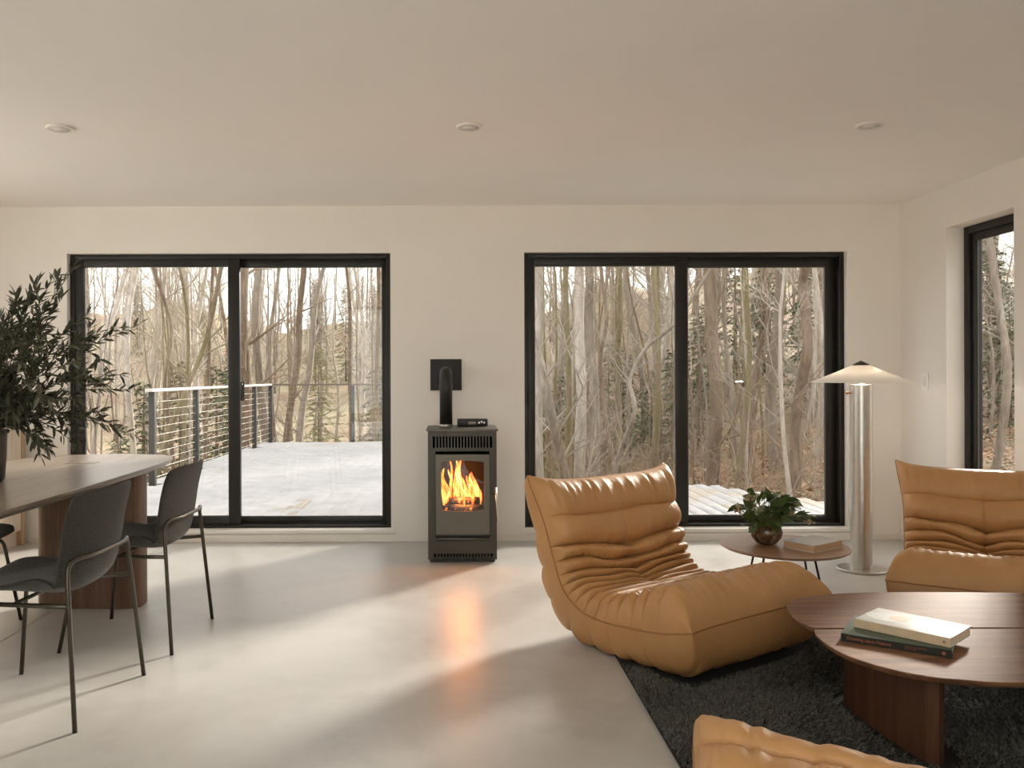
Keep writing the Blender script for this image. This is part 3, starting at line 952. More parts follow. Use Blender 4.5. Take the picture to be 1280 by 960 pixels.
# closed book with a white cover, spine away
bk0, bk1, bk2 = on(979, 684, SZ), on(1016, 691.5, SZ), on(1052, 684, SZ)
e1, e2 = (bk1 - bk0), (bk2 - bk1)
ang = math.atan2(e2.y, e2.x)
bw, bd = e2.length, max(0.12, e1.length)
ctr = bk1 + e2 / 2 + Vector((-math.sin(ang), math.cos(ang), 0)) * bd / 2
M['tan_pages'] = plain('tan_page_edges', (0.50, 0.33, 0.19), 0.8, bmp=0.2, bscale=300)
def simple_book():
    root = tag(empty('book', (ctr.x + 0.004, ctr.y - 0.004, SZ + 0.0003), ang), 'closed book with a white cover and tan page edges on the round side table', 'book')
    h, w, d = 0.036, bw, bd
    m = MB().box(-w / 2, w / 2, -d / 2, d / 2, h - 0.003, h, 0.0008).box(-w / 2, w / 2, -d / 2, d / 2, 0, 0.003, 0.0008).box(-w / 2, w / 2, d / 2 - 0.003, d / 2, 0, h, 0.0008)
    m.build('cover', M['white_cover'], root, angle=40)
    box('page_block', M['tan_pages'], -w / 2 + 0.002, w / 2 - 0.002, -d / 2 + 0.002, d / 2 - 0.003, 0.003, h - 0.003, parent=root)
simple_book()

# ------------------------------------------------------------------ floor lamp
lb = on(1077, 712.5, 0)
lamp = tag(empty('floor_lamp', (lb.x, lb.y, 0)), 'brushed steel column floor lamp with a wide shallow cone shade', 'lamp')
M['brushed'] = plain('brushed_steel', (0.52, 0.50, 0.46), 0.32, 0.9, var=0.05, vscale=30)
def shade_mat():
    m, nt, b = new_mat('white_shade')
    b.inputs['Base Color'].default_value = (0.88, 0.86, 0.82, 1)
    b.inputs['Roughness'].default_value = 0.5
    out = nt.nodes['Material Output']
    tl = nt.nodes.new('ShaderNodeBsdfTranslucent')
    tl.inputs[0].default_value = (0.92, 0.88, 0.82, 1)
    ms = nt.nodes.new('ShaderNodeMixShader')
    ms.inputs[0].default_value = 0.34
    nt.links.new(b.outputs[0], ms.inputs[1])
    nt.links.new(tl.outputs[0], ms.inputs[2])
    nt.links.new(ms.outputs[0], out.inputs[0])
    return m
M['shade'] = shade_mat()
LR = 29.0 / F * lb.y
MB().lathe([(LR - 0.003, 0.0), (LR, 0.003), (LR, 0.011), (LR - 0.003, 0.014)], seg=56).build('lamp_base', M['brushed'], lamp, angle=30)
cr = 12.8 / F * lb.y
MB().lathe([(cr, 0.014), (cr, 1.150), (cr - 0.004, 1.150), (cr - 0.004, 1.06), (0.004, 1.06)], seg=48).build('lamp_column', M['brushed'], lamp, angle=30)
sr = 58.5 / F * lb.y
sh = MB().lathe([(sr, 1.166), (sr * 0.55, 1.220), (0.045, 1.272), (0.043, 1.269), (sr * 0.55, 1.2165), (sr - 0.002, 1.163)], seg=72, cap=False)
sh.build('lamp_shade', M['shade'], lamp, smooth=True)
MB().lathe([(0.052, 1.2695), (0.046, 1.276), (0.004, 1.298)], seg=32).build('shade_cap', M['steel_dark'], lamp, angle=30)
MB().tube([(0, 0, 1.06), (0, 0, 1.275)], 0.006, 10).build('shade_rod', M['brushed'], lamp, smooth=True)
M['bulb'] = emitter('warm_bulb', (1.0, 0.62, 0.30), 9.0)
MB().lathe([(0.004, 1.070), (0.020, 1.085), (0.026, 1.108), (0.020, 1.132), (0.008, 1.145)], seg=24).build('bulb', M['bulb'], lamp, smooth=True)
MB().tube([(-cr + 0.002, 0, 1.098), (-cr - 0.028, 0, 1.098)], 0.005, 10).tube([(-cr - 0.022, 0, 1.098), (-cr - 0.030, 0, 1.098)], 0.010, 12).build('switch_knob', plain('copper', (0.45, 0.22, 0.12), 0.35, 0.8), lamp, smooth=True)
ld = bpy.data.lights.new('lamp_glow', 'POINT')
ld.energy, ld.color, ld.shadow_soft_size = 4.6, (1.0, 0.88, 0.74), 0.03
lo = bpy.data.objects.new('lamp_glow', ld)
lo.location = (0, 0, 1.158)
lo.parent = lamp
COL.objects.link(lo)

# ------------------------------------------------------------------ stove
SY = 5.46                                   # front of the stove
sx0, sx1 = at(535, 620, SY).x, at(621, 620, SY).x
SXC, SW = (sx0 + sx1) / 2, (sx1 - sx0)
M['stove'] = plain('stove_steel', (0.050, 0.046, 0.036), 0.42, 0.55, var=0.06, vscale=6)
M['stove_door'] = plain('stove_door_plate', (0.105, 0.098, 0.078), 0.40, 0.6, var=0.05, vscale=5)
M['stove_black'] = plain('stove_black', (0.010, 0.010, 0.008), 0.5)
M['slot_dark'] = plain('slot_dark', (0.002, 0.002, 0.002), 0.9, spec=0.05)  # near-black colour stands in for the shade inside the stove slots
M['soot'] = plain('soot', (0.012, 0.010, 0.009), 0.95)
stove = tag(empty('pellet_stove', (SXC, SY, 0)), 'dark metal pellet stove with a lit fire behind its glass door', 'stove')
hw, SD = SW / 2, 0.44
def sz(py): return at(578, py, SY).z       # heights on the stove's front
ZT = sz(536.5)
def sxx(px): return at(px, 620, SY).x - SXC
# casing: back, sides, top and bottom strips around the door opening
gx0, gx1, gz0, gz1 = sxx(552), sxx(605), sz(639), sz(576)
m = MB()
m.box(-hw, -hw + 0.012, 0.012, SD, 0.018, ZT - 0.012)
m.box(hw - 0.012, hw, 0.012, SD, 0.018, ZT - 0.012)
m.box(-hw + 0.012, hw - 0.012, SD - 0.012, SD, 0.018, ZT - 0.012)
m.box(-hw + 0.012, hw - 0.012, 0.03, SD - 0.012, 0.018, 0.030)
m.build('casing', M['stove'], stove)
box('plinth', M['stove_black'], -hw + 0.012, hw - 0.012, 0.02, SD - 0.01, 0.0, 0.018, parent=stove)
def slotted(name, z0, z1, n, px0, px1, s0, s1):
    """front strip with n upright slots cut through it"""
    a, b = sxx(px0), sxx(px1)
    m = MB()
    m.box(-hw, a, 0, 0.012, z0, z1)
    m.box(b, hw, 0, 0.012, z0, z1)
    m.box(a, b, 0, 0.012, z0, s0)
    m.box(a, b, 0, 0.012, s1, z1)
    w = (b - a) / n
    for k in range(1, n):
        m.box(a + w * k - w * 0.22, a + w * k + w * 0.22, 0, 0.012, s0, s1)
    m.build(name, M['stove'], stove)
    box('slot_liner', M['slot_dark'], a - 0.004, b + 0.004, 0.050, 0.054, s0 - 0.004, s1 + 0.004, parent=stove)  # dark sheet behind the slots, painted as their shade
slotted('upper_grille', sz(564), ZT - 0.012, 19, 541, 615.5, sz(560), sz(545.5))
slotted('lower_grille', 0.018, sz(688), 19, 542, 616, sz(700), sz(692))
m = MB()
dz0, dz1 = sz(668), sz(568)
m.box(-hw, sxx(544), 0, 0.012, sz(688), sz(564))
m.box(sxx(612.5), hw, 0, 0.012, sz(688), sz(564))
m.box(sxx(544), sxx(612.5), 0, 0.012, sz(688), sz(672))
m.build('front_frame', M['stove'], stove)
box('door_recess', M['stove_black'], sxx(544), sxx(612.5), 0.016, 0.020, sz(673), dz0 + 0.003, parent=stove)
# slightly bowed top plate
n = 14
m = MB()
tw = at(622.8, 536, SY).x - SXC
poly = [(-tw, SD + 0.005), (tw, SD + 0.005), (tw, -0.004)] + [(tw - 2 * tw * k / n, -0.004 - 0.010 * math.sin(math.pi * k / n)) for k in range(1, n)] + [(-tw, -0.004)]
m.prism(poly, ZT - 0.012, ZT, 0.002)
m.build('top_plate', M['stove_door'], stove, angle=35)
# door with an arched window opening
dx0, dx1 = sxx(544.6), sxx(612)
door = empty('door', (0, 0, 0), parent=stove)
m = MB()
yf, yb = -0.010, 0.010
N = 16
def arch(k, top):
    t = k / N
    x = gx0 + (gx1 - gx0) * t
    bow = math.sin(math.pi * t)
    return x, (gz1 - 0.008 + 0.010 * bow) if top else (gz0 + 0.008 - 0.010 * bow)
for y in (yf, yb):
    pass
m.box(dx0, gx0, yf, yb, dz0, dz1)
m.box(gx1, dx1, yf, yb, dz0, dz1)
for top in (True, False):
    for k in range(N):
        (xa, za), (xb, zb) = arch(k, top), arch(k + 1, top)
        e = dz1 if top else dz0
        vs = [(xa, yf, za), (xb, yf, zb), (xb, yf, e), (xa, yf, e), (xa, yb, za), (xb, yb, zb), (xb, yb, e), (xa, yb, e)]
        m.add(vs, [(0, 1, 2, 3), (7, 6, 5, 4), (0, 4, 5, 1), (3, 2, 6, 7)])
m.build('door_plate', M['stove_door'], door)
box('door_glass', pane_glass('stove_glass', (0.93, 0.91, 0.88)), gx0 - 0.006, gx1 + 0.006, 0.0105, 0.0145, gz0 - 0.006, gz1 + 0.008, parent=door)
hx = sxx(619.3)
m = MB()
m.tube([(hx, -0.045, sz(608.5)), (hx + 0.012, -0.045, sz(650))], 0.0065, 10)
m.build('door_handle', M['brushed'], door, smooth=True)
MB().tube([(hx - 0.022, 0.0, sz(617)), (hx + 0.002, -0.045, sz(617))], 0.008, 10).build('handle_pivot', M['stove_black'], door, smooth=True)
box('ledge', M['stove'], sxx(545), sxx(611.5), -0.022, 0.012, sz(676), sz(671.5), 0.002, parent=stove)
# firebox
fb = MB()
fx0, fx1, fz0, fz1, fy0, fy1 = gx0 - 0.012, gx1 + 0.012, gz0 - 0.035, gz1 + 0.030, 0.016, 0.26
fb.box(fx0 - 0.006, fx0, fy0, fy1, fz0, fz1); fb.box(fx1, fx1 + 0.006, fy0, fy1, fz0, fz1)
fb.box(fx0, fx1, fy1, fy1 + 0.006, fz0, fz1); fb.box(fx0, fx1, fy0, fy1, fz0 - 0.006, fz0); fb.box(fx0, fx1, fy0, fy1, fz1, fz1 + 0.006)
fb.build('firebox', M['soot'], stove)
rr = random.Random(4)
M['ember'] = None
def log_mat():
    m, nt, b = new_mat('charred_log')
    v = coords(nt)
    n1 = noise(nt, v, 30, 4)
    nt.links.new(ramp(nt, n1, [(0.4, (0.02, 0.015, 0.012)), (0.7, (0.09, 0.06, 0.045))]), b.inputs['Base Color'])
    e = ramp(nt, n1, [(0.60, (0, 0, 0)), (0.75, (1, 0.22, 0.03))])
    nt.links.new(e, b.inputs['Emission Color'])
    b.inputs['Emission Strength'].default_value = 2.0
    return m
M['log'] = log_mat()
for (xa, xb, y, z, r) in ((fx0 + 0.02, fx1 - 0.05, 0.12, fz0 + 0.034, 0.030), (fx0 + 0.07, fx1 - 0.02, 0.075, fz0 + 0.036, 0.034), (fx0 + 0.06, fx1 - 0.04, 0.10, fz0 + 0.085, 0.034)):
    pts = [(xa + (xb - xa) * k / 6, y + rr.uniform(-0.006, 0.006), z + rr.uniform(-0.004, 0.004)) for k in range(7)]
    MB().tube(pts, [r * rr.uniform(0.88, 1.08) for _ in pts], 9).build('log', M['log'], stove, smooth=True)
def flame_mat():
    m = bpy.data.materials.new('flame')
    m.use_nodes = True
    nt = m.node_tree
    nt.nodes.remove(nt.nodes['Principled BSDF'])
    out = nt.nodes['Material Output']
    v = coords(nt, (26, 26, 9))
    n1 = noise(nt, v, 1.0, 4, 0.6, 1.2)
    em = nt.nodes.new('ShaderNodeEmission')
    nt.links.new(ramp(nt, n1, [(0.32, (0.55, 0.035, 0.003)), (0.50, (1.0, 0.105, 0.012)), (0.68, (1.0, 0.36, 0.10))]), em.inputs[0])
    em.inputs[1].default_value = 3.8
    tr = nt.nodes.new('ShaderNodeBsdfTransparent')
    lw = nt.nodes.new('ShaderNodeMath')
    lw.operation = 'MULTIPLY'
    nt.links.new(ramp(nt, n1, [(0.34, (0.12,) * 3), (0.58, (1, 1, 1))]), lw.inputs[0])
    lw.inputs[1].default_value = 0.85
    ms = nt.nodes.new('ShaderNodeMixShader')
    nt.links.new(lw.outputs[0], ms.inputs[0])
    nt.links.new(tr.outputs[0], ms.inputs[1])
    nt.links.new(em.outputs[0], ms.inputs[2])
    nt.links.new(ms.outputs[0], out.inputs[0])
    return m
M['flame'] = flame_mat()
FW = fx1 - fx0
for k in range(15):
    t0 = (k + 0.5) / 15
    x = fx0 + FW * (0.06 + 0.86 * t0)
    y = 0.05 + 0.13 * rr.random()
    h = rr.uniform(0.14, 0.24) + 0.13 * math.exp(-((t0 - 0.42) / 0.22) ** 2)
    zb = fz0 + rr.uniform(0.03, 0.10)
    h = min(h, fz1 - zb - 0.012)
    a = rr.uniform(0, 6.28)
    pts, rad = [], []
    for j in range(12):
        t = j / 11
        pts.append((max(fx0 + 0.010, min(fx1 - 0.010, x + 0.022 * math.sin(a + t * 5) * t - 0.02 * t)), y + 0.012 * math.cos(a + t * 4) * t, zb + h * t))
        rad.append(0.0012 + (0.0150 + 0.006 * math.sin(a)) * (math.sin(math.pi * (0.18 + 0.82 * (1 - t)) ** 1.3) ** 0.9 if t < 1 else 0) * (1 - t) ** 0.35)
    MB().tube(pts, rad, 8).build('flame', M['flame'], stove, smooth=True)
fd = bpy.data.lights.new('fire_glow', 'POINT')
fd.energy, fd.color, fd.shadow_soft_size = 6.0, (1.0, 0.34, 0.08), 0.05
fo = bpy.data.objects.new('fire_glow', fd)
fo.parent, fo.location = stove, ((gx0 + gx1) / 2, 0.05, gz0 + 0.16)
COL.objects.link(fo)
# flue with an elbow into a square wall plate
py_ = 0.37
pc = at(557.5, 500, SY + py_).x - SXC
pz = at(557.5, 466, SY + py_).z
pr = 8.0 / F * (SY + py_)
path = fillet([(pc, py_, ZT + 0.0005), (pc, py_, pz), (pc, WALL_Y - SY - 0.012, pz)], 0.075, 10)
MB().tube(path, pr, 24).build('flue_pipe', M['stove_black'], stove, smooth=True)
MB().tube([(pc, py_, pz - 0.10), (pc, py_, pz - 0.085)], pr + 0.004, 24).build('pipe_collar', M['stove_black'], stove, angle=40)
MB().tube([(pc, py_, ZT + 0.0003), (pc, py_, ZT + 0.012)], pr + 0.006, 24).build('pipe_collar', M['brushed'], stove, angle=40)
wp = at(557.5, 468.5, WALL_Y)
ph = 19.5 / 170
box('wall_plate', M['stove_black'], wp.x - SXC - ph, wp.x - SXC + ph, WALL_Y - SY - 0.014, WALL_Y - SY - 0.001, wp.z - ph, wp.z + ph, 0.002, parent=stove)
MB().tube([(pc, WALL_Y - SY - 0.024, pz), (pc, WALL_Y - SY - 0.0135, pz)], pr + 0.028, 28).build('wall_rosette', M['stove_black'], stove, angle=40)
# control box lying on the top plate
cz = ZT + 0.0004
cb = tag(empty('control_box', (at(590.5, 525, SY + 0.33).x, SY + 0.33, cz)), 'small black control box with a tiny display on top of the stove', 'controller')
cw = 19.0 / F * (SY + 0.33)
box('housing', M['stove_black'], -cw, cw, -0.045, 0.045, 0, 0.050, 0.006, parent=cb)
box('display', plain('display_glass', (0.16, 0.11, 0.07), 0.2), -0.028, 0.022, -0.0465, -0.0445, 0.016, 0.034, parent=cb)
for k, xx in enumerate((0.045, 0.062, 0.079)):
    MB().tube([(xx, -0.0445, 0.026 + 0.006 * (k % 2)), (xx, -0.0485, 0.026 + 0.006 * (k % 2))], 0.006, 12).build('button', M['brushed'], cb, angle=40)

# ------------------------------------------------------------------ dining table
DZ = 0.74
M['grey_oak'] = wood('grey_brown_veneer', (0.17, 0.128, 0.092), (0.24, 0.185, 0.137), (0.30, 0.238, 0.18), 'Y', 0.33, coat=0.35)
dt_c = Vector((-2.06, 3.72))
dt = tag(empty('dining_table', (dt_c.x, dt_c.y, 0)), 'long boat-shaped wooden dining table with a central joint', 'dining table')
def table_half(sign):
    hl, hwid = 1.46, 0.475
    pts = []
    ts = np.linspace(-1, 1, 41)
    edge = []
    for t in ts:
        # soft rounded ends, sides bowed a little
        w = hwid * (1 - abs(t) ** 9) ** (1 / 2.6) * (1 - 0.06 * t * t) if abs(t) < 1 else 0.0
        edge.append((sign * max(w, 0.0), hl * t * (1 if abs(t) < 1 else 1)))
    g = 0.0022 * sign
    poly = [(g, -hl)] + [(x, y) for x, y in edge[1:-1] if abs(x) > 0.02] + [(g, hl)]
    return poly
for sgn in (1, -1):
    MB().prism(table_half(sgn), DZ - 0.034, DZ, 0.0025, inset_bottom=0.022).build('table_leaf', M['grey_oak'], dt, angle=30)
box('cable_flap', M['grey_oak'], -0.055, 0.11, 0.86, 0.93, DZ + 0.0002, DZ + 0.0016, parent=dt)
box('flap_slot', M['stove_black'], 0.02, 0.105, 0.925, 0.938, DZ + 0.0002, DZ + 0.0018, parent=dt)
def pedestal(yc, xa, xb):
    poly = []
    n = 8
    r, h = 0.075, 0.085
    for k in range(n + 1):
        a = R(90 + 180 * k / n)
        poly.append((xa + r + r * math.cos(a), yc + h * math.sin(a)))
    for k in range(n + 1):
        a = R(-90 + 180 * k / n)
        poly.append((xb - 0.02 + 0.02 * math.cos(a), yc + h * math.sin(a)))
    MB().prism([(x - dt_c.x, y - dt_c.y) for x, y in poly], 0.0003, DZ - 0.0345).build('pedestal', M['walnut_d'], dt, angle=35)
M['walnut_d'] = wood('pedestal_walnut', (0.085, 0.045, 0.027), (0.14, 0.078, 0.048), (0.19, 0.112, 0.072), 'Z', 0.45)
pedestal(4.48, -2.20, -1.645)
pedestal(2.95, -2.47, -1.92)

# ------------------------------------------------------------------ dining chairs
M['felt'] = None
def felt():
    m, nt, b = new_mat('grey_felt')
    v = coords(nt)
    n1 = noise(nt, v, 190, 3, 0.7)
    nt.links.new(ramp(nt, n1, [(0.35, (0.020, 0.020, 0.016)), (0.7, (0.072, 0.069, 0.056))]), b.inputs['Base Color'])
    b.inputs['Roughness'].default_value = 0.95
    b.inputs['Specular IOR Level'].default_value = 0.15
    b.inputs['Sheen Weight'].default_value = 0.15
    bump(nt, b, n1, 0.3, 0.002)
    return m
M['felt'] = felt()
M['bronze'] = plain('bronze_tube', (0.085, 0.075, 0.058), 0.36, 0.75)
def make_chair(name, label, group):
    root = tag(empty(name), label, 'chair', group)
    prof = [(0.255, 0.452), (0.20, 0.462), (0.08, 0.452), (-0.05, 0.432), (-0.150, 0.436), (-0.206, 0.478), (-0.226, 0.56), (-0.243, 0.68), (-0.272, 0.812)]
    sp_ = spline([Vector((a, b, 0)) for a, b in prof], 5)
    n, mc = len(sp_), 23
    V = []
    for i, q in enumerate(sp_):
        t = i / (n - 1)
        wd = float(np.interp(t, [0, 0.06, 0.25, 0.5, 0.62, 0.8, 0.95, 1], [0.180, 0.222, 0.236, 0.224, 0.222, 0.236, 0.236, 0.222]))
        back = min(1, max(0, (t - 0.42) / 0.2))
        for j in range(mc):
            b = -1 + 2 * j / (mc - 1)
            fwd = 0.062 * back * abs(b) ** 2.2 * (1 - 0.35 * t)
            up = 0.030 * (1 - back) * abs(b) ** 2.5 * (0.3 + 0.7 * min(1, t / 0.2)) + 0.055 * math.sin(math.pi * min(1, max(0, (t - 0.28) / 0.34))) * abs(b) ** 3
            drop = 0.018 * max(0, (t - 0.93) / 0.07) * abs(b) ** 6
            V.append((b * wd, -(q.x + fwd), q.y + up - drop))
    idx = np.arange(n * mc).reshape(n, mc)
    q = np.stack([idx[:-1, :-1], idx[1:, :-1], idx[1:, 1:], idx[:-1, 1:]], -1).reshape(-1, 4)
    o = np_mesh('seat_shell', V, q, M['felt'], root)
    sm = o.modifiers.new('thickness', 'SOLIDIFY')
    sm.thickness, sm.offset = 0.014, 0.0
    sb = o.modifiers.new('smooth', 'SUBSURF')
    sb.levels = sb.render_levels = 1
    r = 0.0085
    # rear hoop: up one leg, round the back, down the other (x across, y = backwards)
    hoop = [(-0.275, 0.262, 0.0), (-0.232, 0.212, 0.575), (-0.13, 0.258, 0.578), (0.13, 0.258, 0.578), (0.232, 0.212, 0.575), (0.275, 0.262, 0.0)]
    MB().tube(fillet(hoop, 0.06, 7), r, 10).build('back_hoop', M['bronze'], root, smooth=True)
    for s_ in (-1, 1):
        side = [(s_ * 0.243, 0.222, 0.420), (s_ * 0.205, 0.05, 0.412), (s_ * 0.205, -0.185, 0.418), (s_ * 0.262, -0.245, 0.0)]
        MB().tube(fillet(side, 0.045, 6), r, 10).build('front_leg', M['bronze'], root, smooth=True)
    MB().tube([(-0.205, 0.0, 0.413), (0.205, 0.0, 0.413)], r * 0.9, 8).build('cross_bar', M['bronze'], root, smooth=True)
    return root
def set_chair(o, cx, cy_, face):
    """face = angle of the facing direction; local front is -Y"""
    o.location = (cx, cy_, 0)
    o.rotation_euler = (0, 0, face + math.pi / 2)
ca = make_chair('dining_chair', 'dark grey felt dining chair on bronze tube legs, farther of two from the window end', None)
ca['label'] = 'dark grey felt shell dining chair at the table, farther from the sliding door'
set_chair(ca, -1.535, 3.155, R(180 - 3.5))
cb2 = copy_tree(ca)
cb2['label'] = 'dark grey felt shell dining chair at the table end by the sliding door'
set_chair(cb2, -1.478, 3.945, R(180 - 2))
cc = copy_tree(ca)
cc['label'] = 'dark grey felt shell dining chair across the table, beside the pale sideboard'
set_chair(cc, -2.395, 3.93, R(2))
for o in (ca, cb2, cc): o['group'] = 'dining chairs at the long table'

# ------------------------------------------------------------------ pale sideboard by the dining side wall
M['pale_wood'] = wood('pale_ash', (0.58, 0.47, 0.36), (0.68, 0.57, 0.46), (0.74, 0.64, 0.53), 'Z', 0.5)
M['tan_edge'] = wood('tan_ash_edge', (0.40, 0.26, 0.16), (0.50, 0.34, 0.22), (0.56, 0.40, 0.27), 'Z', 0.5)
sbx1, sby0, sby1, sbh = -3.105, 3.3, 6.10, 0.86
sb_ = tag(empty('sideboard', (sbx1 - 0.27, (sby0 + sby1) / 2, 0)), 'low pale wood sideboard standing along the wall behind the dining table', 'sideboard')
ox, oy = sbx1 - 0.27, (sby0 + sby1) / 2
box('carcass', M['pale_wood'], sbx1 - 0.52 - ox, sbx1 - 0.02 - ox, sby0 - oy, sby1 - 0.045 - oy, 0.11, sbh - 0.02, parent=sb_)
box('plinth', M['pale_wood'], sbx1 - 0.50 - ox, sbx1 - 0.035 - ox, sby0 + 0.02 - oy, sby1 - 0.05 - oy, 0.0, 0.105, parent=sb_)
box('end_panel', M['tan_edge'], sbx1 - 0.52 - ox, sbx1 - ox, sby1 - 0.045 - oy, sby1 - oy, 0.0, sbh - 0.02, 0.002, parent=sb_)
box('sideboard_top', M['pale_wood'], sbx1 - 0.54 - ox, sbx1 + 0.004 - ox, sby0 - 0.01 - oy, sby1 + 0.004 - oy, sbh - 0.02, sbh, 0.002, parent=sb_)
nd = 4
for k in range(nd):
    a = sby0 + (sby1 - 0.05 - sby0) * k / nd + 0.002
    b = sby0 + (sby1 - 0.05 - sby0) * (k + 1) / nd - 0.002
    box('cabinet_door', M['pale_wood'], sbx1 - 0.0198 - ox, sbx1 - ox, a - oy, b - oy, 0.112, sbh - 0.024, 0.0015, parent=sb_)

# ------------------------------------------------------------------ vase with olive branches on the dining table
vb = Vector((-2.125, 3.80, DZ + 0.0003))
M['vase'] = plain('dark_stoneware', (0.075, 0.066, 0.055), 0.5, var=0.15, vscale=20, bmp=0.1)
vase = MB().lathe([(0.078, 0.0), (0.090, 0.010), (0.098, 0.12), (0.100, 0.20), (0.102, 0.235), (0.097, 0.235), (0.094, 0.20), (0.090, 0.06), (0.05, 0.02), (0.004, 0.02)], seg=40).build('tall_vase', M['vase'], smooth=True, loc=vb)
tag(vase, 'dark stoneware vase standing on the dining table', 'vase')
ol = tag(empty('olive_branches', (vb.x, vb.y, vb.z + 0.022)), 'dense bunch of olive branches in the dark vase on the dining table', 'branches')
M['olive'] = leaf_mat('olive_leaf', (0.040, 0.046, 0.024), (0.19, 0.19, 0.125), 0.5, 0.15)
M['twig'] = plain('olive_twig', (0.11, 0.095, 0.06), 0.8)
om = [leaf_mesh('leaf', 0.062, 0.0125, 0.5, M['olive'], 3, 0.12, 0.8), leaf_mesh('leaf', 0.050, 0.0140, 0.4, M['olive'], 3, -0.08, 0.8)]
rr = random.Random(17)
ob = Vector((vb.x, vb.y, vb.z + 0.022))
targets = [((92, 334), 3.75), ((48, 352), 3.8), ((78, 372), 3.7), ((64, 350), 4.0), ((20, 372), 3.7), ((176, 404), 3.75), ((124, 417), 3.6), ((112, 390), 4.0), ((163, 487), 3.85), ((130, 470), 3.6), ((172, 545), 3.8), ((140, 530), 3.95),
           ((92, 552), 3.7), ((60, 560), 3.6), ((100, 500), 3.5), ((100, 450), 3.5), ((60, 430), 3.45), ((30, 410), 3.5), ((110, 470), 4.1), ((85, 520), 4.1), ((40, 480), 3.42), ((70, 500), 3.40), ((20, 520), 3.42), ((5, 450), 3.45)]
tips = [at(*q, d) - ob for q, d in targets]
for k in range(16):
    a = rr.uniform(R(70), R(290))
    e = rr.uniform(0.1, 1.2)
    q = rr.uniform(0.38, 0.55)
    tips.append(Vector((math.cos(a) * math.cos(e) * q, math.sin(a) * math.cos(e) * q, 0.25 + math.sin(e) * q)))
cand = []
for tip in tips:
    out = Vector((tip.x, tip.y, 0))
    mouth = out.normalized() * 0.055 + Vector((0, 0, 0.205))
    start = out.normalized() * 0.02 + Vector((0, 0, 0.03))
    midp = mouth * 0.45 + tip * 0.55 + Vector((0, 0, 0.07))
    path = spline([start, mouth, midp, tip], 9)
    MB().tube(path, [0.0035 - 0.0022 * i / (len(path) - 1) for i in range(len(path))], 5).build('stem', M['twig'], ol, smooth=True)
    def leaves(path, i0, step):
        for i in range(i0, len(path) - 1):
            dv = (path[i + 1] - path[i]).normalized()
            for s_ in range(step):
                side = Vector((rr.gauss(0, 1), rr.gauss(0, 1), rr.gauss(0, 0.8)))
                side = (side - dv * side.dot(dv)).normalized()
                cand.append((path[i].lerp(path[i + 1], rr.random()), (dv * rr.uniform(0.6, 1.1) + side * rr.uniform(0.5, 0.9)).normalized(), rr.uniform(-1, 1), rr.uniform(0.75, 1.25)))
        cand.append((path[-1], (path[-1] - path[-2]).normalized(), 0, 1.0))
    leaves(path, 11, 2)
    for _ in range(5):                     # side shoots
        i = rr.randrange(10, len(path) - 5)
        dv = (path[i + 1] - path[i]).normalized()
        side = Vector((rr.gauss(0, 1), rr.gauss(0, 1), rr.gauss(0, 0.7))).normalized()
        d2 = (dv + side * 0.9).normalized()
        ln = rr.uniform(0.08, 0.17)
        p2 = [path[i] + d2 * ln * t + Vector((0, 0, 0.02 * math.sin(t * 3))) for t in (0, 0.25, 0.5, 0.75, 1)]
        MB().tube(p2, [0.0018, 0.0016, 0.0014, 0.0012, 0.001], 4).build('shoot', M['twig'], ol, smooth=True)
        leaves(p2, 0, 3)
# the leaves that face the room are parts of their own, the dense rest is one mass
cand = [c for c in cand if (c[0] + ob).z > DZ + 0.03]
cand.sort(key=lambda c: -(c[0].x - 0.4 * c[0].y))
for c in cand[:290]:
    place_leaf(rr.choice(om), ol, *c)
mass = MB()
for pos, dv, roll, sc_ in cand[290:]:
    me = rr.choice(om)
    mt = Matrix.Translation(pos) @ orient(dv, roll=roll).to_4x4() @ Matrix.Diagonal((sc_, sc_, sc_, 1))
    mass.add([mt @ q.co for q in me.vertices], [tuple(p.vertices) for p in me.polygons])
fo_ = mass.build('foliage', M['olive'], ol, smooth=True)
tag(fo_, kind='stuff')

# ------------------------------------------------------------------ ceiling discs and the wall switch
M['disc'] = plain('disc_trim', (0.84, 0.79, 0.72), 0.4)
M['lens'] = plain('disc_lens', (0.80, 0.76, 0.70), 0.25)
for k, (px, py, lb_) in enumerate(((75, 159.5, 'over the dining table'), (587, 157.5, 'in line with the stove'), (1087, 155.5, 'over the lounge corner'))):
    c = on(px, py, CEIL)
    r_ = 0.067
    d = tag(empty('ceiling_light', (c.x, c.y, CEIL)), 'thin round white ceiling light, switched off, ' + lb_, 'ceiling light', 'round ceiling lights')
    MB().lathe([(r_, -0.0005), (r_, -0.007), (r_ - 0.004, -0.011), (r_ * 0.74, -0.011), (r_ * 0.72, -0.006)], seg=48, cap=False).build('trim_ring', M['disc'], d, angle=40)
    MB().lathe([(r_ * 0.74, -0.0100), (0.002, -0.0112)], seg=48).build('lens', M['lens'], d, smooth=True)
swy = WALL_R / ((1157 - PX) / F)
swz = at(1157, 477, swy).z
sw = tag(empty('light_switch', (WALL_R, swy, swz)), 'white rocker light switch on the side wall near the floor lamp', 'switch')
box('switch_plate', plain('switch_white', (0.90, 0.885, 0.86), 0.4), -0.010, -0.0003, -0.038, 0.038, -0.062, 0.062, 0.002, parent=sw)
box('rocker', M['disc'], -0.015, -0.0098, -0.018, 0.018, -0.034, 0.034, 0.0015, parent=sw)

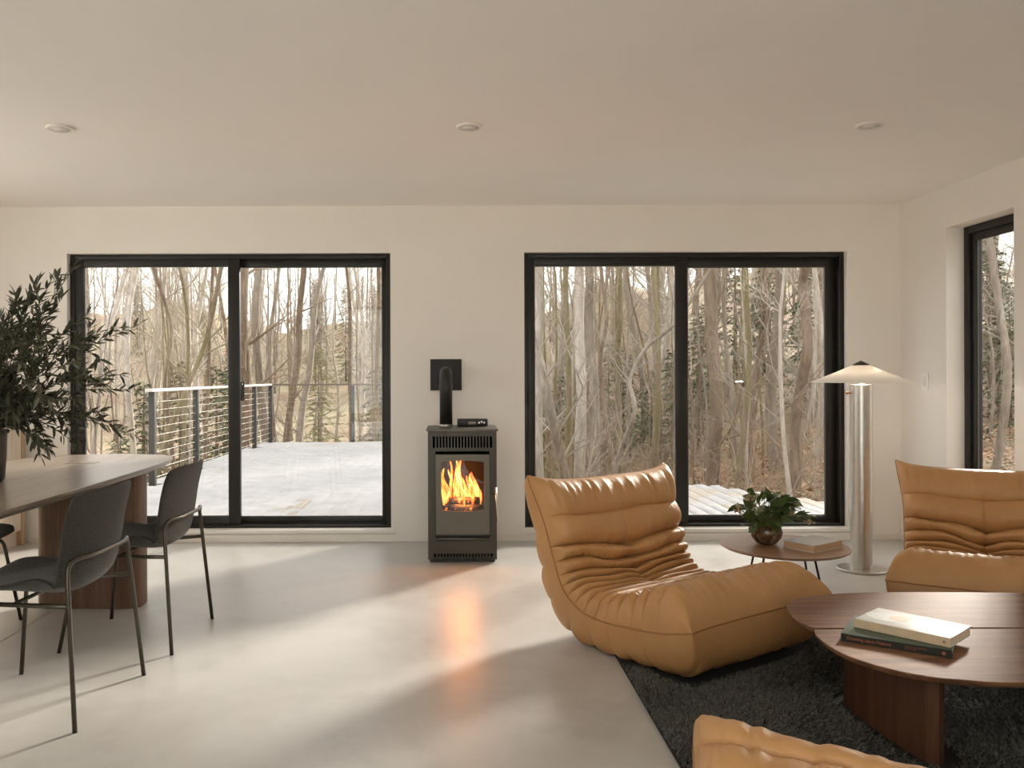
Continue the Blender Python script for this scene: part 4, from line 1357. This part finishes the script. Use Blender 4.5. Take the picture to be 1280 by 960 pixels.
# ------------------------------------------------------------------ outside: ground, hill
def sstep(a, b, x):
    t = np.clip((np.asarray(x, float) - a) / (b - a), 0, 1)
    return t * t * (3 - 2 * t)
def terrain(x, y):
    x, y = np.asarray(x, float), np.asarray(y, float)
    left = 1 - sstep(0.5, 9.0, x - 0.10 * (y - 9))
    zl = -1.1 - 1.7 * sstep(8, 34, y) + (12.0 + 1.6 * np.sin(x * 0.13 + 1.0) + 0.9 * np.sin(x * 0.31)) * sstep(46, 120, y)
    zr = -0.45 + 0.03 * (y - 9) + (0.15 + 0.03 * np.sin(x * 0.21) + 0.02 * np.sin(x * 0.47 + 2)) * np.clip(y - 24, 0, 60)
    z = left * zl + (1 - left) * zr
    z = np.where(y < 6.6, np.minimum(z, -0.35), z)
    return z + 0.10 * np.sin(x * 0.9 + y * 0.5) * np.sin(y * 0.7 - x * 0.3) * sstep(8, 14, y)
def ground_mat():
    m, nt, b = new_mat('leaf_litter')
    v = coords(nt)
    n1 = noise(nt, v, 0.16, 5, 0.6, 0.5)
    n2 = noise(nt, v, 9.0, 6, 0.75)
    a = ramp(nt, n2, [(0.3, (0.13, 0.085, 0.055)), (0.5, (0.26, 0.175, 0.115)), (0.7, (0.42, 0.32, 0.23))])
    c = ramp(nt, n2, [(0.3, (0.17, 0.15, 0.085)), (0.5, (0.30, 0.26, 0.16)), (0.7, (0.44, 0.38, 0.26))])
    mx = nt.nodes.new('ShaderNodeMix')
    mx.data_type = 'RGBA'
    nt.links.new(ramp(nt, n1, [(0.42, (0, 0, 0)), (0.58, (1, 1, 1))]), mx.inputs[0])
    nt.links.new(a, mx.inputs[6])
    nt.links.new(c, mx.inputs[7])
    nt.links.new(mx.outputs[2], b.inputs['Base Color'])
    b.inputs['Roughness'].default_value = 0.95
    bump(nt, b, n2, 0.6, 0.06)
    return m
M['litter'] = ground_mat()
xs = np.concatenate([np.linspace(-90, -14, 20), np.linspace(-12, 16, 60), np.linspace(18, 90, 20)])
ys = np.concatenate([np.linspace(-40, 5, 12), np.linspace(6.6, 36, 60), np.linspace(37.5, 150, 50)])
XX, YY = np.meshgrid(xs, ys, indexing='ij')
ZZ = terrain(XX, YY)
inhouse = (XX > RL - 0.6) & (XX < RR + 0.6) & (YY < 7)
ZZ = np.where(inhouse, -0.6, ZZ)
idx = np.arange(XX.size).reshape(XX.shape)
q = np.stack([idx[:-1, :-1], idx[1:, :-1], idx[1:, 1:], idx[:-1, 1:]], -1).reshape(-1, 4)
tag(np_mesh('ground', np.stack([XX, YY, ZZ], -1).reshape(-1, 3), q, M['litter']), 'leaf-strewn forest ground rising to a wooded hill', None, None, 'structure')

M['terrace_snow'] = plain('terrace_snow', (0.82, 0.82, 0.82), 0.8, bmp=0.4, bscale=12)  # white ground added out of view to bounce daylight onto the ceiling
tag(MB().box(-16, RL - TH - 0.02, -12, WALL_Y + TH, -0.6, -0.12).box(RL - TH - 0.02, RR + 5, -12, RB - TH - 0.02, -0.6, -0.12).build('terrace', M['terrace_snow']), 'snow-covered level ground beside the house', None, None, 'structure')

# ------------------------------------------------------------------ deck of boards under thin snow
M['deck'] = wood('weathered_boards', (0.20, 0.175, 0.15), (0.30, 0.265, 0.225), (0.38, 0.34, 0.29), 'Y', 0.8)
M['snow'] = plain('thin_snow', (0.32, 0.32, 0.325), 0.75, var=0.12, vscale=5, bmp=0.6, bscale=22)
DKZ = -0.05
deck = tag(empty('deck', (0, 0, 0)), 'wooden board deck outside the sliding doors', None, None, 'structure')
bw_, gap = 0.138, 0.007
DX0, DX1, DY0 = -3.62, 3.75, WALL_Y + TH + 0.01
proto_board = {}
rr = random.Random(12)
boards = []
x = DX0
while x < DX1 - 0.05:
    xc = x + bw_ / 2
    y1 = 16.15 if xc < 1.0 else (9.65 - max(0.0, (xc - 2.9)) * 1.6)
    boards.append((xc, y1))
    key = round(y1 - DY0, 3)
    if key not in proto_board:
        me = MB().box(-bw_ / 2, bw_ / 2, 0, y1 - DY0, -0.03, 0, 0.004)
        o = me.build('board', M['deck'], deck, angle=40)
        proto_board[key] = o.data
    else:
        o = link('board', proto_board[key], None, deck)
    o.location = (xc, DY0, DKZ)
    x += bw_ + gap
m = MB()
m.box(DX0, 1.0, 16.15, 16.19, DKZ - 0.25, DKZ - 0.031).box(DX0 - 0.04, DX0, DY0, 16.19, DKZ - 0.25, DKZ - 0.031)
for k in range(10): m.box(DX0, 1.0 if k > 3 else 3.0, DY0 + 0.05 + k * 1.05, DY0 + 0.09 + k * 1.05, DKZ - 0.22, DKZ - 0.031)
m.build('joists', M['deck'], deck)
# snow lies on the boards, thin and broken towards the lounge side and the edges
rs_ = np.random.default_rng(6)
def vnoise(x, y, seed):
    r = np.random.default_rng(seed)
    g = r.uniform(0, 1, (64, 64))
    xi, yi = np.floor(x).astype(int), np.floor(y).astype(int)
    tx, ty = x - xi, y - yi
    tx, ty = tx * tx * (3 - 2 * tx), ty * ty * (3 - 2 * ty)
    a, b, c, d = g[xi % 64, yi % 64], g[(xi + 1) % 64, yi % 64], g[xi % 64, (yi + 1) % 64], g[(xi + 1) % 64, (yi + 1) % 64]
    return (a * (1 - tx) + b * tx) * (1 - ty) + (c * (1 - tx) + d * tx) * ty
RX = -3.47
py_posts = [RX * F / (p - PX) for p in (190.5, 245, 318)] + [16.05]
px_posts = [at(441, 500, 16.05).x, 0.75]
post_xy = [(RX, y) for y in py_posts] + [(x, 16.05) for x in px_posts]
SV, SF = [], []
base = 0
for xc, y1 in boards:
    nx = 6
    ny = int((y1 - DY0) / 0.05)
    gx = np.linspace(xc - bw_ / 2 - gap / 2 - 0.001, xc + bw_ / 2 + gap / 2 + 0.001, nx)
    gy = np.linspace(DY0 + 0.02, y1 - 0.01, ny)
    X2, Y2 = np.meshgrid(gx, gy, indexing='ij')
    f = 0.55 * vnoise(X2 * 1.6 + 7, Y2 * 1.1, 1) + 0.30 * vnoise(X2 * 6, Y2 * 3.5, 2) + 0.15 * vnoise(X2 * 19, Y2 * 13, 3)
    edge = np.abs(X2 - xc) / (bw_ / 2)
    bare = 0.20 + 0.22 * sstep(0.8, 2.2, X2) + 0.13 * sstep(13.6, 15.6, Y2)
    bare = bare + sstep(0.80, 1.05, edge) * (0.06 + 0.30 * sstep(0.6, 1.6, X2))
    h = np.clip((f - bare) * 0.055, -0.004, 0.016)
    clear = np.zeros_like(h, bool)
    for qx, qy in post_xy: clear |= (np.abs(X2 - qx) < 0.075) & (np.abs(Y2 - qy) < 0.10)
    H2 = DKZ + 0.0006 + h
    id2 = np.arange(nx * ny).reshape(nx, ny) + base
    qq = np.stack([id2[:-1, :-1], id2[1:, :-1], id2[1:, 1:], id2[:-1, 1:]], -1).reshape(-1, 4)
    hm = np.stack([h[:-1, :-1], h[1:, :-1], h[1:, 1:], h[:-1, 1:]], -1).reshape(-1, 4).max(1)
    SV.append(np.stack([X2, Y2, H2], -1).reshape(-1, 3))
    cm = np.stack([clear[:-1, :-1], clear[1:, :-1], clear[1:, 1:], clear[:-1, 1:]], -1).reshape(-1, 4).any(1)
    SF.append(qq[(hm > 0) & ~cm])
    base += nx * ny
tag(np_mesh('snow', np.concatenate(SV), np.concatenate(SF), M['snow']), 'thin patchy snow lying on the deck boards', 'snow', None, 'stuff')

# ------------------------------------------------------------------ cable railing
M['post'] = plain('dark_post', (0.040, 0.038, 0.034), 0.55)
M['rail_pale'] = plain('pale_rail', (0.62, 0.60, 0.57), 0.45)
M['rail_dark'] = plain('brown_rail', (0.16, 0.125, 0.095), 0.6)
M['cable'] = plain('steel_cable', (0.50, 0.48, 0.44), 0.4, 0.7)
RZ = EYE - 9.0 / F * 15.9           # top of the rail
rail = tag(empty('deck_railing', (RX, 12.5, DKZ)), 'cable railing with dark posts around the snowy deck', 'railing')
def rl(x, y, z): return (x - RX, y - 12.5, z - DKZ)
for y in py_posts:
    MB().box(-0.035, 0.035, -0.035, 0.035, 0.0, RZ - DKZ - 0.035, 0.004).build('post', M['post'], rail, loc=rl(RX, y, DKZ + 0.0005), angle=40)
for x in px_posts:
    MB().box(-0.035, 0.035, -0.035, 0.035, 0.0, RZ - DKZ - 0.035, 0.004).build('post', M['post'], rail, loc=rl(x, 16.05, DKZ + 0.0005), angle=40)
a, b = rl(RX, py_posts[0] - 0.12, RZ - 0.035), rl(RX, 16.10, RZ)
box('top_rail', M['rail_pale'], a[0] - 0.045, a[0] + 0.045, a[1], b[1], a[2], b[2], 0.004, parent=rail)
a, b = rl(RX + 0.046, 16.05, RZ - 0.035), rl(0.80, 16.05, RZ)
box('top_rail', M['rail_dark'], a[0], b[0], a[1] - 0.045, a[1] + 0.045, a[2], b[2], 0.004, parent=rail)
for k in range(10):
    z = DKZ + 0.09 + k * 0.098
    MB().tube([rl(RX, py_posts[0], z), rl(RX, 16.05, z)], 0.0028, 5).build('cable', M['cable'], rail)
    MB().tube([rl(RX, 16.05, z), rl(0.75, 16.05, z)], 0.0022, 5).build('cable', M['cable'], rail)

# ------------------------------------------------------------------ trees
def bark(name, c1, c2, moss=None):
    m, nt, b = new_mat(name)
    v = coords(nt, (9, 9, 1.6))
    n1 = noise(nt, v, 1.5, 6, 0.7, 0.4)
    col = ramp(nt, n1, [(0.34, c1), (0.66, c2)])
    if moss:
        v2 = coords(nt, (2, 2, 0.8))
        mx = nt.nodes.new('ShaderNodeMix')
        mx.data_type = 'RGBA'
        nt.links.new(ramp(nt, noise(nt, v2, 1.4, 4), [(0.40, (0, 0, 0)), (0.60, (1, 1, 1))]), mx.inputs[0])
        nt.links.new(col, mx.inputs[6])
        mx.inputs[7].default_value = (*moss, 1)
        col = mx.outputs[2]
    nt.links.new(col, b.inputs['Base Color'])
    b.inputs['Roughness'].default_value = 0.9
    bump(nt, b, n1, 0.7, 0.03)
    return m
BARK = {'grey': bark('grey_bark', (0.17, 0.14, 0.112), (0.36, 0.315, 0.265)),
        'brown': bark('brown_bark', (0.135, 0.098, 0.070), (0.29, 0.225, 0.165)),
        'pale': bark('pale_bark', (0.32, 0.285, 0.24), (0.58, 0.53, 0.465)),
        'moss': bark('mossy_bark', (0.16, 0.125, 0.085), (0.32, 0.26, 0.18), (0.20, 0.178, 0.085))}
TWIG = {'grey': plain('grey_twig', (0.34, 0.30, 0.255), 0.9), 'brown': plain('brown_twig', (0.30, 0.235, 0.175), 0.9),
        'pale': plain('pale_twig', (0.46, 0.42, 0.36), 0.9), 'moss': plain('mossy_twig', (0.28, 0.24, 0.15), 0.9)}
def grow(m, p, d, length, r, depth, rg, up=0.25, sides=4, kids=4, wig=0.22):
    n = max(3, int(4 + length * 1.2))
    pts, rad = [p.copy()], [r]
    q, dv = p.copy(), d.normalized()
    for i in range(n):
        dv = (dv + Vector((rg.gauss(0, wig), rg.gauss(0, wig), rg.gauss(0, wig) * 0.7)) * 0.6 + Vector((0, 0, up * 0.25))).normalized()
        q = q + dv * (length / n)
        pts.append(q.copy())
        rad.append(max(0.0028, r * (1 - 0.85 * (i + 1) / n)))
    m.tube(pts, rad, sides, False)
    if depth > 0:
        for k in range(kids):
            i = rg.randrange(max(1, n // 5), n)
            t = (pts[min(i + 1, n)] - pts[i - 1]).normalized()
            s = Vector((rg.gauss(0, 1), rg.gauss(0, 1), rg.gauss(0.25, 0.6)))
            s = (s - t * s.dot(t)).normalized()
            grow(m, pts[i], (t * 0.75 + s * rg.uniform(0.5, 0.95)), length * rg.uniform(0.32, 0.58), rad[i] * 0.62, depth - 1, rg, up, 3 if depth <= 1 else sides, max(2, kids - 1), wig)
def trunk_and_limbs(root, path, r, seed, kind, limbs=14, low=0.12, limb_len=1.6, taper=0.55, depth=2, sides=9, kids=4):
    rg = random.Random(seed)
    n = len(path)
    rad = [r * (1 - (1 - taper) * i / (n - 1)) * (1 + 0.05 * rg.uniform(-1, 1)) for i in range(n)]
    rad[0] *= 1.35
    MB().tube(path, rad, sides).build('trunk', BARK[kind], root, smooth=True)
    m = MB()
    for k in range(limbs):
        i = min(n - 2, int((low + (1 - low) * rg.random() ** 1.1) * n))
        t = (path[i + 1] - path[i]).normalized()
        a = rg.uniform(0, 6.283)
        d = Vector((math.cos(a), math.sin(a), rg.uniform(0.1, 1.1)))
        grow(m, path[i], d + t * 0.3, limb_len * rg.uniform(0.55, 1.25), max(0.006, rad[i] * rg.uniform(0.18, 0.38)), depth, rg, 0.35, 4, kids)
    if m.v:
        tag(m.build('branches', TWIG[kind], root, smooth=True), kind='stuff')
FEET = []
def photo_tree(name, label, pix, d, dia, kind, seed, group=None, limbs=12, low=0.1, limb_len=1.4, top=9.0, kids=4):
    """a trunk that follows pixel points (foot first) at distance d, grown down to the ground and up out of view"""
    P = [at(px, py, d) for px, py in pix]
    for i, p in enumerate(P): p.y += 0.25 * math.sin(seed + i * 1.7)
    lean = (P[1] - P[0])
    foot = P[0].copy()
    gz = float(terrain(foot.x, foot.y)) - 0.08
    slope = lean / max(0.2, abs(lean.z))
    foot = P[0] + Vector((-slope.x, -slope.y, -1)) * max(0, P[0].z - gz) * 0.6
    foot.z = gz
    rg = random.Random(seed)
    last = (P[-1] - P[-2]).normalized()
    tail = []
    q = P[-1].copy()
    while q.z < top:
        last = (last + Vector((rg.gauss(0, 0.10), rg.gauss(0, 0.10), 0.22))).normalized()
        q = q + last * 1.0
        tail.append(q.copy())
    path = spline([foot] + P + tail, 4)
    root = tag(empty(name, foot), label, 'tree', group)
    path = [p - foot for p in path]
    FEET.append((foot.x, foot.y))
    trunk_and_limbs(root, path, dia / 2 / F * d, seed, kind, limbs, low, limb_len, kids=kids)
    return root
PT = [
    # dining side door
    ('slender_tree', 'pale slender leaning tree at the dining side beyond the railing end', [(112, 560), (121, 500), (133, 430), (146, 385), (152, 340)], 19, 8, 'pale', 1),
    ('slender_tree', 'straight pale grey tree left of the first railing post', [(162, 570), (163, 480), (165, 400), (167, 335)], 17, 8, 'pale', 2),
    ('thin_tree', 'thin brown crooked tree just behind the first railing post', [(214, 560), (212, 480), (214, 420), (203, 385), (194, 335)], 15, 6, 'brown', 3),
    ('leaning_tree', 'thin tree leaning across behind the side railing', [(205, 575), (226, 510), (246, 445), (262, 400), (277, 360)], 14.5, 7, 'moss', 4),
    ('thin_tree', 'thin upright mossy tree between the two side posts', [(233, 575), (232, 480), (230, 400), (228, 335)], 15.5, 5, 'moss', 5),
    ('thin_tree', 'thin forked brown tree behind the second side post', [(258, 560), (256, 470), (262, 410), (270, 350)], 16, 5, 'brown', 6),
    ('stout_tree', 'stout brown tree beside the meeting stile of the dining door', [(304, 575), (305, 470), (306, 400), (307, 330)], 19.5, 15, 'brown', 7),
    ('stout_tree', 'stout grey tree next to the third side post', [(331, 565), (325, 470), (322, 400), (323, 330)], 20.5, 12, 'grey', 8),
    ('bare_tree', 'bare tree with upswept limbs behind the deck corner post', [(343, 570), (341, 480), (338, 420), (345, 350)], 24, 6, 'grey', 9),
    ('forked_tree', 'curving forked tree behind the far railing', [(358, 565), (366, 500), (372, 440), (373, 390), (382, 335)], 22, 10, 'brown', 10),
    ('thin_tree', 'thin straight bare tree behind the far railing post', [(440, 560), (438, 480), (437, 400), (434, 340)], 23, 5, 'brown', 11),
    ('thin_tree', 'thin tree behind the wall end of the far railing', [(468, 560), (470, 470), (473, 390), (474, 335)], 24, 6, 'brown', 12),
    # lounge side door
    ('birch_tree', 'pale birch trunk at the jamb of the lounge door', [(676, 620), (674, 520), (673, 420), (672, 330)], 15, 13, 'pale', 13),
    ('leaning_tree', 'dark trunk leaning over beside the pale birch', [(712, 610), (695, 545), (681, 490), (669, 430), (655, 370)], 13, 13, 'grey', 14),
    ('mossy_tree', 'narrow mossy trunk in front of the evergreens', [(709, 610), (709, 500), (708, 420), (709, 330)], 14.5, 8, 'moss', 15),
    ('stout_tree', 'stout pale trunk in the middle of the lounge door pane', [(722, 615), (724, 500), (725, 420), (726, 330)], 14, 15, 'pale', 16),
    ('stout_tree', 'grey textured trunk beside the stout pale one', [(740, 615), (743, 500), (740, 420), (736, 330)], 15.5, 13, 'grey', 17),
    ('crooked_tree', 'thin crooked tree above the back of the lounge chair', [(768, 610), (760, 520), (752, 450), (755, 400), (750, 335)], 12.5, 6, 'brown', 18),
    ('mossy_tree', 'thin straight mossy tree amid pale twigs', [(776, 600), (775, 480), (773, 400), (772, 330)], 16, 7, 'moss', 19),
    ('crooked_tree', 'dark crooked sapling bending towards the door mullion', [(768, 612), (778, 560), (789, 512), (787, 475), (812, 435), (842, 405), (875, 350)], 11.5, 6, 'grey', 20),
    ('mossy_tree', 'mossy trunk close to the mullion of the lounge door', [(822, 610), (820, 500), (819, 420), (820, 330)], 14, 7, 'moss', 21),
    ('stout_tree', 'stout brown trunk right of the lounge door mullion', [(889, 620), (890, 500), (891, 420), (893, 330)], 14.5, 18, 'brown', 22),
    ('slender_tree', 'slender grey trunk next to the stout brown one', [(915, 615), (914, 500), (911, 420), (906, 330)], 18, 7, 'grey', 23),
    ('curved_tree', 'curving thin trunk in the right pane of the lounge door', [(935, 615), (944, 500), (953, 440), (955, 400), (948, 330)], 16, 7, 'brown', 24),
    ('stout_tree', 'broad grey trunk in the right pane of the lounge door', [(968, 620), (969, 500), (970, 420), (971, 330)], 17, 15, 'grey', 25),
    ('wavy_tree', 'dark wavy trunk near the lamp shade', [(1001, 625), (1000, 520), (1001, 440), (1004, 390), (1012, 355), (1009, 325)], 12.5, 14, 'brown', 26),
    ('slender_tree', 'slender pale trunk at the far jamb behind the lamp', [(1025, 625), (1024, 500), (1021, 420), (1022, 330)], 16, 8, 'pale', 27),
    ('stout_tree', 'grey trunk seen through the narrow side window', [(1243, 620), (1245, 480), (1248, 380), (1250, 290)], 12, 11, 'grey', 28),
]
for nm, lb_, pix, d, dia, kind, sd in PT:
    photo_tree(nm, lb_, pix, d, dia, kind, sd, None, limbs=11 if dia > 10 else 15, limb_len=1.5 if dia > 10 else 1.15, top=8.5 if dia > 10 else 6.5)

def template(name, kind, seed, h, r, limbs, limb_len, depth, kids, label, group, low=0.1):
    rg = random.Random(seed)
    path, q, dv = [], Vector((0, 0, -0.15)), Vector((0, 0, 1))
    for i in range(12):
        path.append(q.copy())
        dv = (dv + Vector((rg.gauss(0, 0.07), rg.gauss(0, 0.07), 0.15))).normalized()
        q = q + dv * h / 11
    root = tag(empty(name), label, 'tree', group)
    trunk_and_limbs(root, path, r, seed, kind, limbs, low, limb_len, 0.3, depth, 6, kids)
    return root
SAP = [template('sapling', k, 100 + i, 5.5 + i * 0.4, 0.030 + 0.006 * i, 16, 1.3, 2, 3, 'thin bare understory sapling among the bigger trees', 'bare saplings in the understory') for i, k in enumerate(('brown', 'grey', 'pale', 'moss'))]
MIDT = [template('bare_tree', k, 200 + i, 11, 0.11 + 0.02 * i, 20, 2.3, 2, 4, 'bare winter tree in the middle of the wood', 'bare trees of the wood', 0.15) for i, k in enumerate(('grey', 'brown', 'grey', 'pale'))]
FART = [template('distant_tree', k, 300 + i, 10, 0.12, 18, 2.4, 1, 4, 'distant bare tree on the wooded hillside', 'distant bare trees on the hillside', 0.2) for i, k in enumerate(('grey', 'pale', 'brown'))]
rp = random.Random(77)
def scatter(protos, n, y0, y1, views, smin, smax, gap_=0.5, words=None):
    """copies spread over what the panes look out on; the first copy of each kind is the original"""
    used = set()
    for k in range(n):
        for _ in range(30):
            d = y0 + (y1 - y0) * rp.random()
            v = rp.choice(views)
            x = (rp.uniform(*v) - PX) / F * d
            if x < 1.7 and x > -4.2 and d < 17.0: continue          # the deck
            if all((x - a) ** 2 + (d - b) ** 2 > gap_ ** 2 for a, b in FEET): break
        FEET.append((x, d))
        i = rp.randrange(len(protos))
        o = protos[i] if i not in used else copy_tree(protos[i])
        used.add(i)
        s = rp.uniform(smin, smax)
        o.location = (x, d, float(terrain(x, d)))
        o.rotation_euler = (0, 0, rp.uniform(0, 6.283))
        o.scale = (s, s, s)
        if words:
            w = words[0][i] if isinstance(words[0], tuple) else words[0]
            px = PX + x / d * F
            where = 'beyond the dining side door' if px < 570 else 'beyond the lounge side door' if px < 1100 else 'beyond the narrow window'
            size = ('short ', 'mid-sized ', 'tall ')[min(2, int(3 * (s - smin) / (smax - smin)))]
            near = words[1][0] if d < (y0 + y1) / 2 else words[1][1]
            o['label'] = size + w + ' ' + near + ' ' + where
LV, RV = (70, 500), (640, 1090)
scatter(SAP, 70, 10.8, 22, [RV, RV, (1060, 1330)], 0.7, 1.2, 0.45, (('brown bare sapling', 'grey bare sapling', 'pale bare sapling', 'mossy bare sapling'), ('near the deck', 'deeper in the wood')))
copies = [copy_tree(p) for p in SAP]
scatter(copies, 22, 17.5, 26, [LV], 0.7, 1.1, 0.5, (('brown bare sapling', 'grey bare sapling', 'pale bare sapling', 'mossy bare sapling'), ('just past the railing', 'well past the railing')))
scatter(MIDT, 60, 19, 46, [RV, RV, LV, (1060, 1330)], 0.8, 1.25, 1.0, (('grey bare tree', 'brown bare tree', 'stout grey bare tree', 'pale bare tree'), ('at the front of the wood', 'at the back of the wood')))
scatter(FART, 190, 44, 112, [LV, LV, RV], 0.75, 1.2, 1.4, (('distant grey tree', 'distant pale tree', 'distant brown tree'), ('low on the hill', 'high on the hill')))

# evergreens
def needle_mat(name, c1, c2):
    m, nt, b = new_mat(name)
    v = coords(nt)
    nt.links.new(ramp(nt, noise(nt, v, 3.5, 4, 0.7), [(0.35, c1), (0.65, c2)]), b.inputs['Base Color'])
    b.inputs['Roughness'].default_value = 0.7
    return m
M['needle'] = needle_mat('hemlock_needles', (0.060, 0.078, 0.036), (0.165, 0.185, 0.088))
M['needle_y'] = needle_mat('yellowish_needles', (0.16, 0.17, 0.065), (0.32, 0.32, 0.14))
def evergreen(name, seed, h, spread, mat, label, group):
    rg = np.random.default_rng(seed)
    root = tag(empty(name), label, 'evergreen', group)
    MB().tube([(0, 0, -0.2), (0.02, 0, h * 0.5), (0, 0.02, h)], [0.075, 0.05, 0.006], 7).build('trunk', BARK['brown'], root, smooth=True)
    m = MB()
    V, Fc = [], []
    for k in range(int(h * 17)):
        t = (k + rg.random()) / (h * 17)
        z = h * (0.03 + 0.95 * t)
        ln = spread * (1 - t) ** 0.75 * rg.uniform(0.65, 1.1) + 0.10
        a = k * 2.4 + rg.normal(0, 0.3)
        c, s = math.cos(a), math.sin(a)
        drop = rg.uniform(-0.15, 0.65)
        m.tube([(0, 0, z), (c * ln * 0.5, s * ln * 0.5, z - drop * ln * 0.25 + 0.05), (c * ln, s * ln, z - drop * ln)], [0.010, 0.007, 0.003], 3, False)
        nn = int(18 + 40 * ln)
        u = rg.uniform(0.12, 1.0, nn)
        px_, py2, pz2 = c * ln * u, s * ln * u, z - drop * ln * u ** 1.6
        sa = a + rg.choice([-1, 1], nn) * rg.uniform(0.5, 1.2, nn)
        L_ = rg.uniform(0.10, 0.24, nn) * (1.15 - 0.6 * u)
        w = rg.uniform(0.010, 0.024, nn)
        tz, dz = rg.uniform(-1, 1, nn) * w, rg.uniform(-0.09, 0.03, nn)
        for j in range(nn):
            cx_, sx_ = math.cos(sa[j]), math.sin(sa[j])
            b0 = len(V)
            x0_, y0_, z0_ = px_[j], py2[j], pz2[j]
            V += [(x0_, y0_, z0_), (x0_ + cx_ * L_[j] * 0.5 - sx_ * w[j], y0_ + sx_ * L_[j] * 0.5 + cx_ * w[j], z0_ + dz[j] * 0.4 + tz[j]), (x0_ + cx_ * L_[j], y0_ + sx_ * L_[j], z0_ + dz[j]), (x0_ + cx_ * L_[j] * 0.5 + sx_ * w[j], y0_ + sx_ * L_[j] * 0.5 - cx_ * w[j], z0_ + dz[j] * 0.4 - tz[j])]
            Fc.append((b0, b0 + 1, b0 + 2, b0 + 3))
    tag(m.build('boughs', BARK['brown'], root), kind='stuff')
    tag(np_mesh('needles', V, Fc, mat, root, smooth=False), kind='stuff')
    return root
HEM = [evergreen('hemlock', 400 + i, 3.6 + i * 0.9, 1.25 + 0.15 * i, M['needle'], 'dark green hemlock growing between the bare trunks', 'hemlocks between the trunks') for i in range(3)]
scatter(HEM, 30, 14, 34, [(690, 860), (660, 880), (880, 1090), (1150, 1330)], 0.6, 1.15, 0.9, ('dark green hemlock', ('among the nearer trunks', 'among the farther trunks')))
hem2 = [copy_tree(p) for p in HEM]
for o in hem2: o['label'], o['group'] = 'low hemlock below the cable railing', 'low hemlocks below the railing'
for o, (px, d, s) in zip(hem2 + [copy_tree(hem2[0]), copy_tree(hem2[1]), copy_tree(hem2[2])], ((180, 19, 0.85), (270, 18, 0.75), (225, 22, 0.7), (150, 23, 0.62), (288, 23, 0.85), (470, 27, 0.8))):
    x = (px - PX) / F * d
    o.location, o.scale, o.rotation_euler = (x, d, float(terrain(x, d)) - 0.1), (s, s, s), (0, 0, px)
pine = evergreen('yellow_pine', 431, 5.6, 1.9, M['needle_y'], 'yellowish evergreen standing beyond the far railing', None)
x = (398 - PX) / F * 40
pine.location = (x, 40, float(terrain(x, 40)))
pines = [evergreen('hill_pine', 440, 8.5, 2.0, M['needle'], 'tall evergreen on the far hillside', 'evergreens on the far hillside')]
for k in range(22):
    o = pines[0] if k == 0 else copy_tree(pines[0])
    d = rp.uniform(62, 105)
    x = (rp.uniform(385, 520) if k % 4 else rp.uniform(100, 330)) - PX
    x = x / F * d
    s = rp.uniform(0.7, 1.1)
    o.location, o.scale, o.rotation_euler = (x, d, float(terrain(x, d)) - 0.2), (s, s, s), (0, 0, k)
    o['label'] = ('short ', 'mid-sized ', 'tall ')[min(2, int((s - 0.7) / 0.134))] + 'evergreen ' + ('at the foot of' if d < 76 else 'halfway up' if d < 90 else 'near the crest of') + ' the hill beyond ' + ('the far railing' if k % 4 else 'the side railing')

# tangled brush with a few dry leaves on the forest floor
m = MB()
rg = random.Random(91)
lv, lf = [], []
for k in range(470):
    d = rg.uniform(10.9, 22)
    x = (rg.uniform(640, 1100) - PX) / F * d
    if x < 2.0 and d < 17.2: continue
    p = Vector((x, d, float(terrain(x, d)) - 0.03))
    grow(m, p, Vector((rg.gauss(0, 0.5), rg.gauss(0, 0.5), 1)), rg.uniform(0.5, 1.7), rg.uniform(0.004, 0.010), 1, rg, 0.1, 3, 4, 0.3)
tag(m.build('brush', TWIG['brown']), 'tangled bare brush on the forest floor', 'brush', None, 'stuff')
n = 26000
rn = np.random.default_rng(92)
d = rn.uniform(9.9, 30, n)
x = (rn.uniform(600, 1340, n) - PX) / F * d
off = ~((x < 1.2) & (x > -3.8) & (d < 16.5))
x, d = x[off], d[off]
n = len(x)
z = terrain(x, d) + rn.exponential(0.10, n)
a = rn.uniform(0, 6.283, n)
s = rn.uniform(0.03, 0.065, n)
t = rn.uniform(-0.5, 0.5, n) * s
V = np.stack([np.stack([x - np.cos(a) * s, d - np.sin(a) * s, z], -1), np.stack([x - np.sin(a) * s * 0.6, d + np.cos(a) * s * 0.6, z + t], -1), np.stack([x + np.cos(a) * s, d + np.sin(a) * s, z + 0.5 * s], -1), np.stack([x + np.sin(a) * s * 0.6, d - np.cos(a) * s * 0.6, z - t * 0.5], -1)], 1).reshape(-1, 3)
M['dry'] = needle_mat('dry_leaves', (0.24, 0.125, 0.065), (0.48, 0.31, 0.18))
tag(np_mesh('fallen_leaves', V, np.arange(n * 4).reshape(-1, 4), M['dry'], smooth=False), 'dry brown fallen leaves strewn between the trees', 'leaves', None, 'stuff')
